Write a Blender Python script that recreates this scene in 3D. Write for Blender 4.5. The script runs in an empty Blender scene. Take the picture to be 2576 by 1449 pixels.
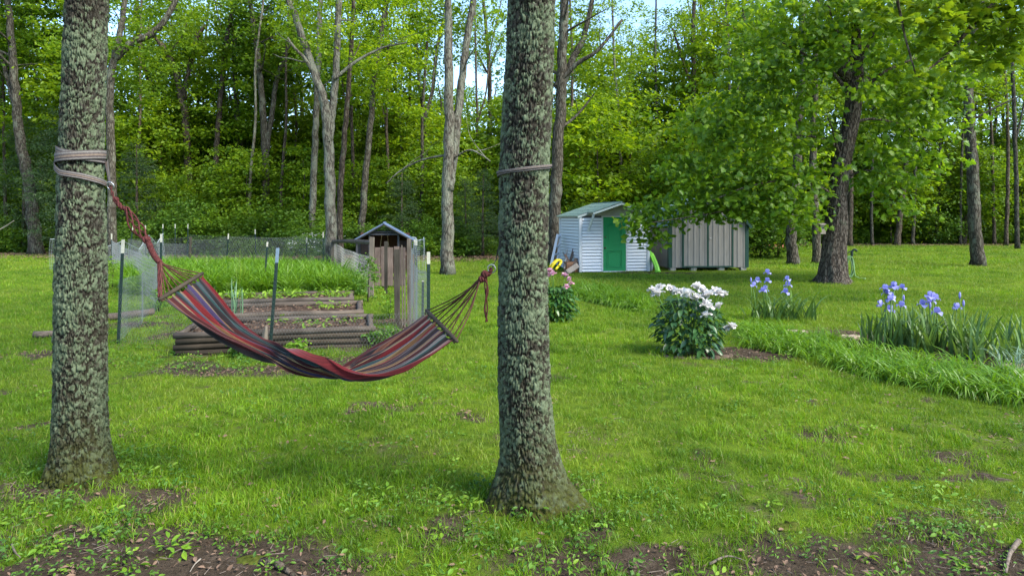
import bpy, math, random
import numpy as np
from mathutils import Vector, Matrix

random.seed(7)
RNG = np.random.default_rng(7)
SC = bpy.context.scene
COL = SC.collection
R = math.radians

# ------------------------------------------------------------------ camera, sky, sun, exposure
CAM_H = 1.87            # eye height
F = 1717.0              # focal length in units of a 2576 px wide picture (24 mm lens)
HZ = 547.0              # row of the horizon
cam_d = bpy.data.cameras.new('camera')
cam_d.lens = 24.0
cam_d.sensor_width = 36.0
cam_d.shift_y = -(724.5 - HZ) / 2576.0
cam_d.clip_start = 0.1
cam_d.clip_end = 2000
cam = bpy.data.objects.new('camera', cam_d)
COL.objects.link(cam)
cam.location = (0, 0, CAM_H)
cam.rotation_euler = (R(90), 0, 0)
SC.camera = cam

SUN_EL, SUN_AZ = 47.0, 124.0      # azimuth clockwise from +Y: high, behind the camera and to its right
w = bpy.data.worlds.new('World')
SC.world = w
w.use_nodes = True
nt = w.node_tree
sky = nt.nodes.new('ShaderNodeTexSky')
sky.sky_type = 'NISHITA'
sky.sun_disc = False
sky.sun_elevation = R(SUN_EL)
sky.sun_rotation = R(SUN_AZ)
sky.air_density = 1.0
sky.dust_density = 0.15
sky.ozone_density = 3.5
nt.links.new(sky.outputs[0], nt.nodes['Background'].inputs[0])
nt.nodes['Background'].inputs[1].default_value = 0.14
sun_d = bpy.data.lights.new('sun', 'SUN')
sun_d.energy = 3.2
sun_d.angle = R(30)
sun_d.color = (1.0, 0.93, 0.80)
sun = bpy.data.objects.new('sun', sun_d)
COL.objects.link(sun)
_az, _el = R(SUN_AZ), R(SUN_EL)
SUN_DIR = Vector((math.sin(_az) * math.cos(_el), math.cos(_az) * math.cos(_el), math.sin(_el)))
sun.rotation_euler = (-SUN_DIR).to_track_quat('-Z', 'Y').to_euler()
SC.view_settings.view_transform = 'Standard'
SC.view_settings.look = 'None'
SC.view_settings.exposure = 1.8
SC.view_settings.gamma = 1.0
SC.view_settings.use_curve_mapping = False
SC.render.engine = 'CYCLES'
SC.cycles.max_bounces = 8
SC.cycles.diffuse_bounces = 6
SC.cycles.glossy_bounces = 2
SC.cycles.transmission_bounces = 4
SC.cycles.transparent_max_bounces = 8
SC.cycles.use_denoising = True
SC.cycles.sample_clamp_indirect = 6.0

# ------------------------------------------------------------------ helpers: places, noise
def P(px, py, Y):
    """point seen at (px, py) of the 2576 x 1449 picture at distance Y"""
    return Vector(((px - 1288.0) * Y / F, Y, CAM_H - (py - HZ) * Y / F))

def GY(py):
    return CAM_H * F / (py - HZ)

def GP(px, py):
    Y = GY(py)
    return Vector(((px - 1288.0) * Y / F, Y, 0.0))

def _hash(ix, iy, seed):
    n = (ix.astype(np.int64) * 374761393 + iy.astype(np.int64) * 668265263 + seed * 974634541) & 0x7fffffff
    n = ((n ^ (n >> 13)) * 1274126177) & 0x7fffffff
    n = (n ^ (n >> 16)) & 0x7fffffff
    return n / float(0x7fffffff)

def vnoise(x, y, seed=0):
    x = np.asarray(x, float); y = np.asarray(y, float)
    ix = np.floor(x); iy = np.floor(y)
    fx = x - ix; fy = y - iy
    fx = fx * fx * (3 - 2 * fx); fy = fy * fy * (3 - 2 * fy)
    a = _hash(ix, iy, seed); b = _hash(ix + 1, iy, seed)
    c = _hash(ix, iy + 1, seed); d = _hash(ix + 1, iy + 1, seed)
    return (a * (1 - fx) + b * fx) * (1 - fy) + (c * (1 - fx) + d * fx) * fy

def fbm(x, y, seed=0, octv=4):
    s = 0; a = 0.5; t = 0
    for k in range(octv):
        s = s + a * vnoise(x, y, seed + k * 17); t += a
        x = x * 2.03; y = y * 2.03; a *= 0.5
    return s / t

def sstep(a, b, x):
    t = np.clip((x - a) / (b - a), 0, 1)
    return t * t * (3 - 2 * t)

LEFT_TREE = (-3.04, 4.82)
MID_TREE = (0.09, 4.42)

def blob(x, y, cx, cy, rx, ry):
    return np.clip(1.25 - np.sqrt(((x - cx) / rx) ** 2 + ((y - cy) / ry) ** 2), 0, 1)

def ground_h(x, y):
    x = np.asarray(x, float); y = np.asarray(y, float)
    h = (fbm(x * 0.8, y * 0.8, 3, 3) - 0.5) * 0.07 + (fbm(x * 4, y * 4, 9, 2) - 0.5) * 0.02
    h = h * sstep(60, 20, y)
    for cx, cy in (LEFT_TREE, MID_TREE):
        d2 = (x - cx) ** 2 + (y - cy) ** 2
        h = h * (1 - np.exp(-d2 / 0.5)) + 0.035 * np.exp(-d2 / 0.45)
    return h

def wood_edge(x):
    """distance at which the lawn gives way to the wood, along x"""
    xs = [-60, -26, -20, -12, -5, 0, 4, 9, 14, 19, 26, 60]
    ys = [34, 34, 33, 31, 31, 30.5, 29, 30, 42, 46, 46, 46]
    return np.interp(x, xs, ys)

def bareness(x, y):
    x = np.asarray(x, float); y = np.asarray(y, float)
    n = fbm(x * 1.7, y * 1.7, 21, 4)
    b = blob(x, y, -2.25, 3.75, 1.3, 0.5) * 1.2
    b = np.maximum(b, blob(x, y, -1.2, 3.55, 1.1, 0.22))
    b = np.maximum(b, blob(x, y, 0.55, 3.9, 0.75, 0.5) * 1.0)
    b = np.maximum(b, blob(x, y, 1.5, 3.65, 1.1, 0.28) * 0.85)
    b = np.maximum(b, blob(x, y, -3.1, 4.45, 0.8, 0.4) * 0.8)
    b = np.maximum(b, blob(x, y, -3.3, 8.7, 2.4, 0.7) * 1.1)
    b = np.maximum(b, blob(x, y, -2.0, 11.2, 0.8, 2.4) * 1.1)
    b = np.maximum(b, blob(x, y, -6.0, 11.0, 1.4, 2.4) * 1.15)
    b = b * (0.12 + 1.1 * sstep(0.42, 0.62, n))
    m = fbm(x * 3.3 + 9, y * 3.3, 55, 4)
    b = np.maximum(b, sstep(0.44, 0.60, m) * sstep(4.7, 3.5, y) * 0.95)
    b = np.maximum(b, sstep(0.52, 0.66, m) * sstep(9.5, 4.5, y) * 0.38)
    s = fbm(x * 2.6 + 40, y * 2.6, 33, 3)
    b = np.maximum(b, sstep(0.66, 0.76, s) * 0.6 * sstep(14, 5, y))
    # beds that are kept free of lawn
    b = np.maximum(b, np.clip(blob(x, y, 3.1, 9.3, 0.8, 0.42) * 2.2, 0, 1))
    b = np.maximum(b, iris_bed(x, y))
    b = np.maximum(b, np.clip(blob(x, y, 4.9, 23.0, 1.6, 0.25) * 1.5, 0, 1))
    e = wood_edge(x) + (fbm(x * 0.5, y * 0.5, 5, 3) - 0.5) * 3
    b = np.maximum(b, sstep(-0.6, 0.8, y - e))
    return np.clip(b, 0, 1)

def iris_bed(x, y):
    # mulch strip that runs from behind the white peony to the right edge
    cx = np.interp(y, [7.6, 8.6, 9.6, 10.6, 11.8], [6.9, 6.2, 5.6, 5.0, 4.3])
    m = sstep(1.05, 0.55, np.abs(x - cx)) * sstep(11.6, 10.8, y) * sstep(6.5, 7.3, y)
    return np.clip(m, 0, 1)

# ------------------------------------------------------------------ helpers: objects
def link(o, parent=None):
    COL.objects.link(o)
    if parent is not None:
        o.parent = parent
    return o

def tag(o, label=None, cat=None, group=None, kind=None):
    if label: o['label'] = label
    if cat: o['category'] = cat
    if group: o['group'] = group
    if kind: o['kind'] = kind
    return o

def thing(name, label, cat, loc=(0, 0, 0), rz=0.0, group=None):
    o = bpy.data.objects.new(name, None)
    o.empty_display_size = 0.1
    o.location = loc
    o.rotation_euler = (0, 0, rz)
    link(o)
    return tag(o, label, cat, group)

def fast_mesh(name, V, Fc, mat=None, smooth=False):
    """V (n,3) array, Fc (m,k) array of one polygon size"""
    V = np.asarray(V, np.float32); Fc = np.asarray(Fc, np.int32)
    me = bpy.data.meshes.new(name)
    m, k = Fc.shape
    me.vertices.add(len(V)); me.vertices.foreach_set('co', V.ravel())
    me.loops.add(m * k); me.loops.foreach_set('vertex_index', Fc.ravel())
    me.polygons.add(m)
    me.polygons.foreach_set('loop_start', np.arange(0, m * k, k, dtype=np.int32))
    me.polygons.foreach_set('use_smooth', np.full(m, bool(smooth)))
    me.update(calc_edges=True)
    if mat: me.materials.append(mat)
    return me

def mesh_obj(name, me, parent=None):
    return link(bpy.data.objects.new(name, me), parent)

class MB:
    """collects shapes for ONE mesh object"""
    def __init__(self): self.v = []; self.f = []
    def add(self, vs, fs):
        b = len(self.v)
        self.v += [tuple(p) for p in vs]
        self.f += [tuple(i + b for i in f) for f in fs]
        return self
    def box(self, c, s, rot=None, bev=0.0):
        x, y, z = s[0] / 2, s[1] / 2, s[2] / 2
        if bev > 0:
            b = min(bev, x * 0.9, y * 0.9, z * 0.9)
            vs = []
            for zz, ii in ((-z, b), (-z + b, 0), (z - b, 0), (z, b)):
                xi, yi = x - ii, y - ii
                bb = b
                vs += [(-xi + bb, -yi, zz), (xi - bb, -yi, zz), (xi, -yi + bb, zz), (xi, yi - bb, zz),
                       (xi - bb, yi, zz), (-xi + bb, yi, zz), (-xi, yi - bb, zz), (-xi, -yi + bb, zz)]
            fs = [tuple(range(7, -1, -1)), tuple(range(24, 32))]
            for r in range(3):
                for k in range(8):
                    a = r * 8 + k; c2 = r * 8 + (k + 1) % 8
                    fs.append((a, c2, c2 + 8, a + 8))
        else:
            vs = [(-x, -y, -z), (x, -y, -z), (x, y, -z), (-x, y, -z), (-x, -y, z), (x, -y, z), (x, y, z), (-x, y, z)]
            fs = [(3, 2, 1, 0), (4, 5, 6, 7), (0, 1, 5, 4), (1, 2, 6, 5), (2, 3, 7, 6), (3, 0, 4, 7)]
        M = (rot if isinstance(rot, Matrix) else Matrix.Identity(3)) if rot is not None else None
        out = []
        for p in vs:
            p = Vector(p)
            if M is not None: p = M @ p
            out.append(p + Vector(c))
        return self.add(out, fs)
    def tube(self, pts, rad, n=8, cap=True, twist=None):
        pts = [Vector(p) for p in pts]
        if not hasattr(rad, '__len__'): rad = [rad] * len(pts)
        vs = []; fs = []
        t0 = (pts[1] - pts[0]).normalized()
        up = Vector((0, 0, 1)) if abs(t0.z) < 0.9 else Vector((1, 0, 0))
        a = t0.cross(up).normalized()
        for i, p in enumerate(pts):
            t = (pts[min(i + 1, len(pts) - 1)] - pts[max(i - 1, 0)])
            t = t.normalized() if t.length > 1e-9 else t0
            a = (a - t * a.dot(t))
            a = a.normalized() if a.length > 1e-6 else t.orthogonal().normalized()
            b = t.cross(a)
            for k in range(n):
                th = 2 * math.pi * k / n
                vs.append(p + (a * math.cos(th) + b * math.sin(th)) * rad[i])
        for i in range(len(pts) - 1):
            for k in range(n):
                q = i * n + k; r_ = i * n + (k + 1) % n
                fs.append((q, r_, r_ + n, q + n))
        if cap:
            fs.append(tuple(range(n - 1, -1, -1)))
            fs.append(tuple(range((len(pts) - 1) * n, len(pts) * n)))
        return self.add(vs, fs)
    def build(self, name, mat, parent=None, smooth=False, world=False):
        vs = self.v
        if world and parent is not None:
            L = parent.location; c, s = math.cos(-parent.rotation_euler[2]), math.sin(-parent.rotation_euler[2])
            o = []
            for p in vs:
                x, y, z = p[0] - L[0], p[1] - L[1], p[2] - L[2]
                o.append((x * c - y * s, x * s + y * c, z))
            vs = o
        me = bpy.data.meshes.new(name)
        me.from_pydata(vs, [], self.f)
        if smooth: me.polygons.foreach_set('use_smooth', [True] * len(me.polygons))
        if mat: me.materials.append(mat)
        me.update()
        return mesh_obj(name, me, parent)

def catmull(pts, per=6):
    pts = [np.array(p, float) for p in pts]
    if len(pts) < 3:
        return [tuple(pts[0] + (pts[-1] - pts[0]) * t) for t in np.linspace(0, 1, per + 1)]
    ext = [2 * pts[0] - pts[1]] + pts + [2 * pts[-1] - pts[-2]]
    out = []
    for i in range(1, len(ext) - 2):
        p0, p1, p2, p3 = ext[i - 1:i + 3]
        for t in np.linspace(0, 1, per, endpoint=False):
            out.append(0.5 * ((2 * p1) + (-p0 + p2) * t + (2 * p0 - 5 * p1 + 4 * p2 - p3) * t * t + (-p0 + 3 * p1 - 3 * p2 + p3) * t ** 3))
    out.append(pts[-1])
    return [tuple(p) for p in out]

def rotm(rx=0, ry=0, rz=0):
    return (Matrix.Rotation(rz, 3, 'Z') @ Matrix.Rotation(ry, 3, 'Y') @ Matrix.Rotation(rx, 3, 'X'))

# ------------------------------------------------------------------ helpers: materials
def new_mat(name):
    m = bpy.data.materials.new(name)
    m.use_nodes = True
    n = m.node_tree
    return m, n, n.nodes['Principled BSDF'], n.nodes['Material Output']

def L_(n, a, b): n.links.new(a, b)

def ramp(n, fac, stops, interp='LINEAR'):
    r = n.nodes.new('ShaderNodeValToRGB')
    r.color_ramp.interpolation = interp
    el = r.color_ramp.elements
    while len(el) < len(stops): el.new(0.5)
    for e, (p, c) in zip(el, stops):
        e.position = p; e.color = (c[0], c[1], c[2], 1)
    if fac is not None: L_(n, fac, r.inputs[0])
    return r.outputs[0]

def noise(n, scale, detail=4, coord=None, rough=0.55, dist=0.0):
    t = n.nodes.new('ShaderNodeTexNoise')
    t.inputs['Scale'].default_value = scale
    t.inputs['Detail'].default_value = detail
    t.inputs['Roughness'].default_value = rough
    t.inputs['Distortion'].default_value = dist
    if coord is not None: L_(n, coord, t.inputs['Vector'])
    return t.outputs['Fac']

def coord(n, kind='Object', scale=None):
    if kind == 'Position':
        o = n.nodes.new('ShaderNodeNewGeometry').outputs['Position']
    else:
        o = n.nodes.new('ShaderNodeTexCoord').outputs[kind]
    if scale is not None:
        mp = n.nodes.new('ShaderNodeMapping')
        mp.inputs['Scale'].default_value = scale
        L_(n, o, mp.inputs['Vector']); o = mp.outputs[0]
    return o

def mixc(n, fac, a, b, mode='MIX'):
    x = n.nodes.new('ShaderNodeMixRGB'); x.blend_type = mode
    for sock, v in ((x.inputs[0], fac), (x.inputs[1], a), (x.inputs[2], b)):
        if isinstance(v, (int, float)): sock.default_value = v
        elif isinstance(v, (tuple, list)): sock.default_value = (v[0], v[1], v[2], 1)
        else: L_(n, v, sock)
    return x.outputs[0]

def mathn(n, op, a, b=0.5, clamp=False):
    x = n.nodes.new('ShaderNodeMath'); x.operation = op; x.use_clamp = clamp
    for sock, v in ((x.inputs[0], a), (x.inputs[1], b)):
        if isinstance(v, (int, float)): sock.default_value = v
        else: L_(n, v, sock)
    return x.outputs[0]

def bump(n, bsdf, h, strength=0.5, dist=0.01):
    b = n.nodes.new('ShaderNodeBump')
    b.inputs['Strength'].default_value = strength
    b.inputs['Distance'].default_value = dist
    L_(n, h, b.inputs['Height']); L_(n, b.outputs[0], bsdf.inputs['Normal'])

def simple_mat(name, c, rough=0.6, var=0.25, scale=6.0, spec=0.3, metal=0.0, stretch=None, bmp=0.2):
    m, n, b, o = new_mat(name)
    co = coord(n, 'Object', stretch)
    f = noise(n, scale, 6, co)
    lo = tuple(x * (1 - var) for x in c); hi = tuple(min(1, x * (1 + var)) for x in c)
    L_(n, ramp(n, f, [(0.3, lo), (0.7, hi)]), b.inputs['Base Color'])
    b.inputs['Roughness'].default_value = rough
    b.inputs['Specular IOR Level'].default_value = spec
    b.inputs['Metallic'].default_value = metal
    if bmp: bump(n, b, f, bmp, 0.01)
    return m

def leaf_mat(name, c1, c2, trans=0.4, tint=(1.25, 1.15, 0.6), world_var=0.0, rough=0.5, spec=0.3, obj_var=0.0, third=None, objcols=None):
    m, n, b, o = new_mat(name)
    g = n.nodes.new('ShaderNodeNewGeometry')
    stops = [(0.0, c1), (1.0, c2)] if third is None else [(0.0, c1), (0.9, c2), (0.97, third)]
    c = ramp(n, g.outputs['Random Per Island'], stops)
    if world_var:
        for sc_, k_ in ((0.55, 1.0), (2.6, 0.9)):
            f = noise(n, sc_, 3, g.outputs['Position'])
            v = ramp(n, f, [(0.35, (1 - 1.1 * world_var * k_, 1 - 0.85 * world_var * k_, 1 - world_var * k_)), (0.65, (1 + 1.1 * world_var * k_, 1 + 0.9 * world_var * k_, 1 + 0.3 * world_var * k_))])
            c = mixc(n, 1.0, c, v, 'MULTIPLY')
    if obj_var:
        oi = n.nodes.new('ShaderNodeObjectInfo')
        if objcols is None:
            objcols = [(0.0, (1 - obj_var, 1 - obj_var * 0.7, 1 - obj_var * 0.2)), (0.5, (1, 1, 1)), (1.0, (1 + obj_var * 1.3, 1 + obj_var, 1 - obj_var * 0.5))]
        v = ramp(n, oi.outputs['Random'], objcols)
        c = mixc(n, 1.0, c, v, 'MULTIPLY')
    L_(n, c, b.inputs['Base Color'])
    b.inputs['Roughness'].default_value = rough
    b.inputs['Specular IOR Level'].default_value = spec
    t = n.nodes.new('ShaderNodeBsdfTranslucent')
    L_(n, mixc(n, 1.0, c, tint, 'MULTIPLY'), t.inputs[0])
    mx = n.nodes.new('ShaderNodeMixShader')
    mx.inputs[0].default_value = trans
    L_(n, b.outputs[0], mx.inputs[1]); L_(n, t.outputs[0], mx.inputs[2])
    L_(n, mx.outputs[0], o.inputs[0])
    return m

def wood_mat(name, c, c2, axis='x', rough=0.85, scale=5.0):
    m, n, b, o = new_mat(name)
    st = {'x': (0.6, 12, 12), 'y': (12, 0.6, 12), 'z': (12, 12, 0.6)}[axis]
    co = coord(n, 'Object', st)
    oi = n.nodes.new('ShaderNodeObjectInfo')
    f = noise(n, scale, 8, co, 0.65, 0.4)
    f2 = noise(n, 2.2, 4, coord(n, 'Object'))
    a = ramp(n, f, [(0.3, c), (0.7, c2)])
    a = mixc(n, ramp(n, f2, [(0.4, (0, 0, 0)), (0.65, (0.6, 0.6, 0.6))]), a, tuple(x * 0.55 for x in c))
    v = ramp(n, oi.outputs['Random'], [(0, (0.78, 0.78, 0.8)), (1, (1.15, 1.12, 1.08))])
    L_(n, mixc(n, 1.0, a, v, 'MULTIPLY'), b.inputs['Base Color'])
    b.inputs['Roughness'].default_value = rough
    b.inputs['Specular IOR Level'].default_value = 0.15
    bump(n, b, f, 0.5, 0.008)
    return m

M = {}
# foliage
M['wood_leaf'] = leaf_mat('wood_leaf', (0.085, 0.175, 0.012), (0.19, 0.285, 0.016), 0.55, obj_var=0.35, world_var=0.3)
M['bush_leaf'] = leaf_mat('bush_leaf', (0.055, 0.12, 0.014), (0.115, 0.21, 0.02), 0.45, obj_var=0.35, world_var=0.25)
M['maple_leaf'] = leaf_mat('maple_leaf', (0.085, 0.185, 0.014), (0.19, 0.305, 0.018), 0.55, rough=0.42, spec=0.4, world_var=0.2)
M['lime_leaf'] = leaf_mat('lime_leaf', (0.11, 0.2, 0.012), (0.19, 0.28, 0.014), 0.5, rough=0.45)
M['cedar'] = leaf_mat('cedar', (0.022, 0.05, 0.018), (0.045, 0.085, 0.025), 0.15, obj_var=0.2)
M['grass'] = leaf_mat('grass', (0.078, 0.172, 0.009), (0.155, 0.262, 0.011), 0.45, world_var=0.3, third=(0.26, 0.24, 0.09))
M['grass_pale'] = leaf_mat('grass_pale', (0.115, 0.2, 0.014), (0.195, 0.265, 0.02), 0.4, world_var=0.15, third=(0.3, 0.25, 0.12))
M['lily'] = leaf_mat('lily', (0.085, 0.2, 0.010), (0.17, 0.3, 0.014), 0.45, rough=0.4, spec=0.4)
M['weed'] = leaf_mat('weed', (0.05, 0.13, 0.014), (0.1, 0.2, 0.018), 0.35, rough=0.5, obj_var=0.25)
M['seedling'] = leaf_mat('seedling', (0.1, 0.22, 0.015), (0.18, 0.3, 0.02), 0.4)
M['peony_leaf'] = leaf_mat('peony_leaf', (0.018, 0.062, 0.018), (0.04, 0.10, 0.026), 0.22, rough=0.34, spec=0.5)
M['pink_peony_leaf'] = leaf_mat('pink_peony_leaf', (0.02, 0.075, 0.012), (0.045, 0.125, 0.016), 0.25, rough=0.36, spec=0.5)
M['iris_leaf'] = leaf_mat('iris_leaf', (0.05, 0.125, 0.03), (0.11, 0.19, 0.045), 0.3, rough=0.45, spec=0.4, obj_var=0.25)
M['dry_leaf'] = leaf_mat('dry_leaf', (0.045, 0.028, 0.018), (0.19, 0.125, 0.085), 0.1, tint=(1, 1, 1), rough=0.8, spec=0.1)
M['crumb'] = leaf_mat('crumb', (0.03, 0.02, 0.014), (0.11, 0.078, 0.056), 0.05, tint=(1, 1, 1), rough=0.95, spec=0.05)
M['moss'] = simple_mat('moss', (0.05, 0.062, 0.010), 0.95, 0.6, 26, 0.05, bmp=1.0)
M['white_petal'] = leaf_mat('white_petal', (0.60, 0.57, 0.55), (0.74, 0.72, 0.70), 0.3, tint=(1, 1, 1), rough=0.6, spec=0.2)
M['pink_petal'] = leaf_mat('pink_petal', (0.52, 0.24, 0.34), (0.66, 0.44, 0.52), 0.3, tint=(1, 1, 1), rough=0.6, spec=0.2)
M['iris_petal'] = leaf_mat('iris_petal', (0.19, 0.19, 0.48), (0.36, 0.36, 0.66), 0.35, tint=(1, 1, 1.1), rough=0.6, spec=0.2)
M['stem'] = simple_mat('stem', (0.06, 0.13, 0.02), 0.6, 0.2, 8)

def bark_mat(name, dark, mid, pale, lichen, lichen_amt, scale=1.0):
    m, n, b, o = new_mat(name)
    co = coord(n, 'Object', (7 * scale, 7 * scale, 1.6 * scale))
    v = n.nodes.new('ShaderNodeTexVoronoi'); v.feature = 'DISTANCE_TO_EDGE'
    v.inputs['Scale'].default_value = 2.0
    dco = n.nodes.new('ShaderNodeMixRGB'); dco.blend_type = 'ADD'; dco.inputs[0].default_value = 0.5
    nz = n.nodes.new('ShaderNodeTexNoise'); nz.inputs['Scale'].default_value = 3.0
    L_(n, co, nz.inputs['Vector']); L_(n, co, dco.inputs[1]); L_(n, nz.outputs['Color'], dco.inputs[2])
    L_(n, dco.outputs[0], v.inputs['Vector'])
    f = noise(n, 9, 6, co, 0.7)
    h = mathn(n, 'ADD', mathn(n, 'MULTIPLY', ramp(n, v.outputs['Distance'], [(0.0, (0, 0, 0)), (0.22, (1, 1, 1))]), 0.7), mathn(n, 'MULTIPLY', f, 0.6))
    c = ramp(n, h, [(0.2, dark), (0.6, mid), (1.0, pale)])
    lf = noise(n, 3.2, 8, coord(n, 'Object', (1, 1, 0.6)), 0.7)
    lm = ramp(n, lf, [(0.62 - lichen_amt * 0.3, (0, 0, 0)), (0.70 - lichen_amt * 0.3, (0.85, 0.85, 0.85))])
    c = mixc(n, lm, c, lichen)
    oi = n.nodes.new('ShaderNodeObjectInfo')
    c = mixc(n, 1.0, c, ramp(n, oi.outputs['Random'], [(0, (0.7, 0.7, 0.7)), (1, (1.15, 1.12, 1.05))]), 'MULTIPLY')
    L_(n, c, b.inputs['Base Color'])
    b.inputs['Roughness'].default_value = 0.95
    b.inputs['Specular IOR Level'].default_value = 0.08
    bump(n, b, h, 0.9, 0.03)
    return m

M['bark'] = bark_mat('bark', (0.018, 0.0155, 0.012), (0.056, 0.05, 0.040), (0.105, 0.096, 0.078), (0.14, 0.148, 0.115), 0.3)
M['bark_pale'] = bark_mat('bark_pale', (0.025, 0.022, 0.017), (0.08, 0.073, 0.06), (0.14, 0.13, 0.107), (0.175, 0.182, 0.145), 0.5)
M['bark_dark'] = bark_mat('bark_dark', (0.018, 0.014, 0.011), (0.06, 0.047, 0.036), (0.11, 0.09, 0.07), (0.13, 0.14, 0.1), 0.12)

def hero_bark():
    m, n, b, o = new_mat('lichen_bark')
    at = n.nodes.new('ShaderNodeAttribute'); at.attribute_name = 'plate'
    mo = n.nodes.new('ShaderNodeAttribute'); mo.attribute_name = 'mossy'
    h = at.outputs['Fac']
    co = coord(n, 'Object')
    f = noise(n, 55, 6, co, 0.7)
    c = ramp(n, h, [(0.0, (0.010, 0.0085, 0.0065)), (0.3, (0.024, 0.021, 0.016)), (1.0, (0.055, 0.052, 0.041))])
    c = mixc(n, 0.5, c, ramp(n, f, [(0.3, (0.5, 0.48, 0.46)), (0.7, (1.3, 1.3, 1.28))]), 'MULTIPLY')
    lf = mathn(n, 'ADD', mathn(n, 'MULTIPLY', noise(n, 24, 6, co, 0.7), 0.62), mathn(n, 'MULTIPLY', noise(n, 4.0, 4, co, 0.6), 0.42))
    lf = mathn(n, 'ADD', lf, mathn(n, 'MULTIPLY', h, 0.12))
    lm = ramp(n, lf, [(0.555, (0, 0, 0)), (0.615, (0.9, 0.9, 0.9))])
    lc = ramp(n, noise(n, 30, 3, co), [(0.3, (0.05, 0.068, 0.038)), (0.7, (0.14, 0.172, 0.105))])
    c = mixc(n, lm, c, lc)
    mm = mathn(n, 'MULTIPLY', mo.outputs['Fac'], ramp(n, noise(n, 14, 6, co, 0.65), [(0.28, (0, 0, 0)), (0.5, (1, 1, 1))]))
    c = mixc(n, mm, c, ramp(n, f, [(0.3, (0.022, 0.02, 0.008)), (0.55, (0.036, 0.040, 0.008)), (0.75, (0.07, 0.085, 0.010))]))
    L_(n, c, b.inputs['Base Color'])
    b.inputs['Roughness'].default_value = 0.95
    b.inputs['Specular IOR Level'].default_value = 0.08
    bump(n, b, f, 0.6, 0.006)
    return m
M['hero_bark'] = hero_bark()

# objects
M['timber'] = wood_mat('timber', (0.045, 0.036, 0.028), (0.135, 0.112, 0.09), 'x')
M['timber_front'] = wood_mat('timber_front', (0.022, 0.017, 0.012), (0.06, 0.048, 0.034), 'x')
M['timber_y'] = wood_mat('timber_y', (0.045, 0.036, 0.028), (0.135, 0.112, 0.09), 'y')
M['post_wood'] = wood_mat('post_wood', (0.07, 0.06, 0.048), (0.18, 0.155, 0.125), 'z')
M['post_dark_wood'] = wood_mat('post_dark_wood', (0.028, 0.025, 0.019), (0.075, 0.066, 0.052), 'z')
M['plank'] = wood_mat('plank', (0.09, 0.066, 0.055), (0.17, 0.13, 0.112), 'z')
M['bar_wood'] = wood_mat('bar_wood', (0.025, 0.02, 0.014), (0.07, 0.056, 0.04), 'x')
M['tpost'] = simple_mat('tpost', (0.012, 0.026, 0.021), 0.5, 0.3, 20)
M['tpost_tip'] = simple_mat('tpost_tip', (0.40, 0.385, 0.30), 0.6, 0.15, 20)
M['tpost_tip_blue'] = simple_mat('tpost_tip_blue', (0.15, 0.21, 0.26), 0.6, 0.15, 20)
M['wire'] = simple_mat('wire', (0.2, 0.21, 0.2), 0.5, 0.1, 5, 0.5, 0.3)
M['netting'] = simple_mat('netting', (0.3, 0.34, 0.36), 0.5, 0.1, 5, 0.5)
M['rope'] = simple_mat('rope', (0.065, 0.020, 0.019), 0.9, 0.45, 60, 0.1, stretch=(1, 1, 1))
M['cord'] = simple_mat('cord', (0.07, 0.032, 0.024), 0.9, 0.4, 60, 0.1)
M['metal'] = simple_mat('metal', (0.4, 0.4, 0.4), 0.35, 0.1, 10, 0.5, 0.9)
M['white_vinyl'] = simple_mat('white_vinyl', (0.57, 0.58, 0.61), 0.5, 0.03, 3, 0.3, bmp=0)
M['white_trim'] = simple_mat('white_trim', (0.47, 0.48, 0.50), 0.55, 0.06, 4, 0.3, bmp=0)
M['lap_shade'] = simple_mat('lap_shade', (0.07, 0.075, 0.085), 0.9, 0.2, 6)  # dark wall colour that paints the shade into the gaps between siding boards
M['rake'] = simple_mat('rake', (0.3, 0.35, 0.33), 0.6, 0.1, 4)
M['soffit'] = simple_mat('soffit', (0.3, 0.3, 0.28), 0.7, 0.15, 4)
M['green_door'] = simple_mat('green_door', (0.006, 0.19, 0.058), 0.5, 0.14, 30, 0.3, bmp=0.05)
M['shingle'] = simple_mat('shingle', (0.115, 0.175, 0.15), 0.9, 0.3, 14, 0.1)
M['tan_panel'] = simple_mat('tan_panel', (0.205, 0.19, 0.175), 0.6, 0.12, 5, 0.3, stretch=(3, 3, 0.5))
M['green_trim'] = simple_mat('green_trim', (0.010, 0.042, 0.03), 0.5, 0.15, 8)
M['shed_roof'] = simple_mat('shed_roof', (0.09, 0.15, 0.14), 0.7, 0.2, 8)
M['block'] = simple_mat('block', (0.27, 0.25, 0.23), 0.95, 0.25, 20)
M['knob'] = simple_mat('knob', (0.10, 0.085, 0.05), 0.35, 0.1, 10, 0.5, 0.8)
M['blue_roof'] = simple_mat('blue_roof', (0.10, 0.14, 0.22), 0.42, 0.15, 3, 0.4, 0.1)
M['coop_frame'] = simple_mat('coop_frame', (0.035, 0.036, 0.042), 0.7, 0.3, 10)
M['coop_wall'] = wood_mat('coop_wall', (0.055, 0.026, 0.014), (0.12, 0.06, 0.035), 'z')
M['string'] = simple_mat('string', (0.5, 0.36, 0.2), 0.8, 0.1, 10)
M['yellow'] = simple_mat('yellow', (0.75, 0.55, 0.02), 0.45, 0.1, 6)
M['crate'] = wood_mat('crate', (0.17, 0.085, 0.05), (0.32, 0.18, 0.11), 'z')
M['old_board'] = wood_mat('old_board', (0.2, 0.17, 0.145), (0.4, 0.35, 0.3), 'x')
M['brown_board'] = wood_mat('brown_board', (0.075, 0.05, 0.038), (0.18, 0.13, 0.1), 'z')
M['lime_plastic'] = simple_mat('lime_plastic', (0.19, 0.5, 0.03), 0.4, 0.12, 5, 0.5)
M['grey_plastic'] = simple_mat('grey_plastic', (0.2, 0.21, 0.24), 0.5, 0.1, 5)
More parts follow.
